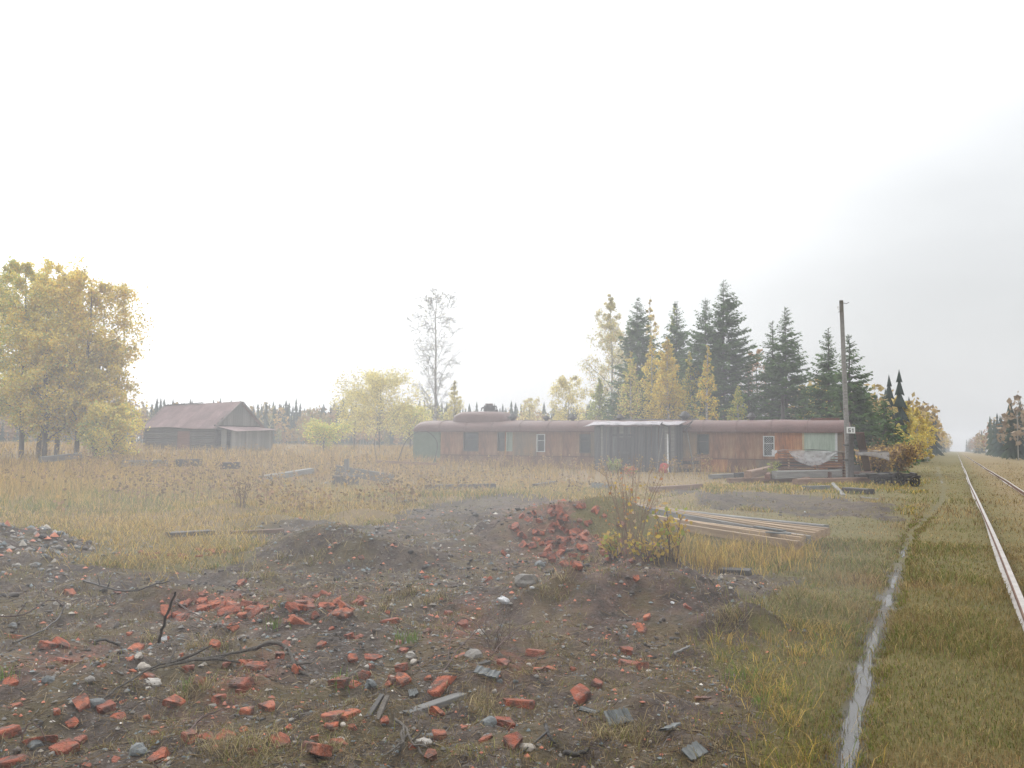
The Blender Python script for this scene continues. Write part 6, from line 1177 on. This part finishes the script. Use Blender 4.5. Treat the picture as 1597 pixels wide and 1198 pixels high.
# ------------------------------------------------------------------ far woods, one mass
def far_forest(seed):
    g = np.random.default_rng(seed); VS_ = []; FS = []; CS = []; base = 0
    def add(V, F, C):
        nonlocal base
        VS_.append(V); FS.append(F + base); CS.append(C); base += len(V)
    def conifer(x, y, z, h, r, col):
        lv = 7; ns = 7; V = []; F = []
        for l in range(lv):
            t = l / lv; rr = r * (1 - t) ** .9; zz = h * (.06 + .94 * t); zt_ = zz + h * .94 / lv * 1.35; n0 = len(V); V.append((0, 0, min(zt_, h)))
            for i in range(ns * 2):
                a = math.pi * i / ns + g.uniform(-.15, .15); q = rr * (g.uniform(.8, 1.25) if i % 2 == 0 else g.uniform(.25, .55)); V.append((q * math.cos(a), q * math.sin(a), zz - (.05 * h if i % 2 == 0 else -.01 * h) * (1 - t)))
            for i in range(ns * 2): F.append((n0, n0 + 1 + i, n0 + 1 + (i + 1) % (ns * 2)))
        V = np.array(V) + np.array((x, y, z)); c = np.array(col) * g.uniform(.7, 1.3) * (1 + g.normal(0, .12, (len(V), 1))); add(V, np.array(F), c)
    def decid(x, y, z, h, r, cols):
        n = 84; d = g.normal(0, 1, (n, 3)); d /= np.linalg.norm(d, axis=1)[:, None]; rad = g.uniform(.35, 1.05, n) ** .6; P = d * rad[:, None] * np.array((r, r, h * .40)); P[:, :2] *= (1 - .45 * np.clip(P[:, 2:] / (h * .4), -.3, 1)); P += np.array((x, y, z + h * .58)); c = np.array(cols[g.integers(len(cols))]) * g.uniform(.8, 1.2); V, F, C = leaf_quads(P, max(.6, r * .40), [tuple(c)], [1], g); V = V; add(V, np.concatenate([F[:, [0, 1, 2]], F[:, [0, 2, 3]]]), C)
        tw = .09; T = np.array([(-tw, 0, 0), (tw, 0, 0), (tw, 0, h * .7), (-tw, 0, h * .7)]) + np.array((x, y, z)); add(T, np.array([(0, 1, 2), (0, 2, 3)]), np.tile((.3, .28, .25), (4, 1)))
    CON = [(.035, .055, .035), (.045, .07, .04), (.04, .06, .05)]; DEC = [(.42, .28, .09), (.46, .34, .13), (.36, .22, .10), (.30, .27, .10), (.40, .25, .12)]
    # a wide arc of woodland behind field, barn and coach
    for (n, r0, r1, a0, a1, h0, h1_, mixc) in [(440, 205, 235, -44, 13, 7.5, 10.0, .38), (500, 235, 300, -44, 14, 10.5, 12.8, .52), (220, 190, 206, -44, 10, 3.0, 6.5, .12)]:
        for i in range(n):
            a = R(a0 + (a1 - a0) * (i + g.random()) / n); r = g.uniform(r0, r1); x, y = r * math.sin(a), r * math.cos(a)
            if st_of(x, y) < 12: continue
            z = h1(x, y) if i % 9 == 0 else .9 + 0.0; z = 1.0; h = g.uniform(h0, h1_)
            if g.random() < mixc: conifer(x, y, z, h, h * g.uniform(.14, .20), CON[g.integers(3)])
            else: decid(x, y, z, h * .9, h * g.uniform(.16, .24), DEC)
    # both sides of the railway line, closing towards the vanishing point
    for i in range(230):
        s = 95 * (860 / 95) ** g.random(); off = g.uniform(5, 19); p = RAIL0 + RAILD * s + RAILN * off
        h = g.uniform(6.5, 11) if s < 170 else g.uniform(8, 13)
        if g.random() < .35: conifer(p[0], p[1], 0, h, h * .17, CON[g.integers(3)])
        else: decid(p[0], p[1], 0, h, h * .22, DEC[:2] + [(.44, .33, .09)])
    for i in range(330):
        s = 120 * (860 / 120) ** g.random(); off = g.uniform(7, 44) + (0 if s > 150 else 8); p = RAIL0 + RAILD * s - RAILN * off
        h = g.uniform(7.5, 11)
        if g.random() < .48: conifer(p[0], p[1], 0, h, h * .17, CON[g.integers(3)])
        else: decid(p[0], p[1], 0, h, h * .22, [(.34, .24, .10), (.36, .20, .12), (.40, .30, .10), (.27, .2, .13)])
    V = np.vstack(VS_); F = np.vstack(FS); C = np.vstack(CS); print('forest tris', len(F)); o = link('far_forest', mk('far_forest', V, F, M['far'], C.clip(0.01, 1))); tag(o, 'far mixed wood of spruces and yellow birches along the horizon', 'forest', kind='stuff')
far_forest(400)

# ------------------------------------------------------------------ damp air and an added lens veil
def volume(name, me, dens, col=(.975, .98, 1.0), aniso=0.25):
    m = bpy.data.materials.new(name + '_air'); m.use_nodes = True; t = m.node_tree; t.nodes.clear(); o_ = t.nodes.new('ShaderNodeOutputMaterial'); v = t.nodes.new('ShaderNodeVolumePrincipled'); v.inputs['Color'].default_value = (*col, 1); v.inputs['Density'].default_value = dens; v.inputs['Anisotropy'].default_value = aniso; t.links.new(v.outputs[0], o_.inputs['Volume']); me.materials.append(m); return m, v
def boxmesh(name, x0, x1, y0, y1, z0, z1):
    V = [(x, y, z) for x in (x0, x1) for y in (y0, y1) for z in (z0, z1)]; me = bpy.data.meshes.new(name); me.from_pydata(V, [], [(0, 1, 3, 2), (4, 6, 7, 5), (0, 4, 5, 1), (2, 3, 7, 6), (0, 2, 6, 4), (1, 5, 7, 3)]); return me
me = boxmesh('haze', -1050, 1050, -1050, 1050, -1.6, 20); volume('haze', me, HAZE); o = link('haze', me); tag(o, 'thin damp autumn haze over the whole field', 'haze', kind='stuff')
# added ellipsoid imitating a milky lens veil: soft edged, thickest at its heart
import bmesh
for (c, rad, dens) in LENS_VEIL:
    bm = bmesh.new(); bmesh.ops.create_icosphere(bm, subdivisions=4, radius=1.0)
    for v in bm.verts: v.co = Vector((v.co.x * rad[0], v.co.y * rad[1], v.co.z * rad[2]))
    me = bpy.data.meshes.new('lens_veil'); bm.to_mesh(me); bm.free(); volume('lens_veil', me, dens); o = link('lens_veil', me, None, Matrix.Translation(c)); tag(o, 'added pale volume imitating a lens veil over the field before the coach', 'lens_veil', 'added veil over the field', kind='stuff')
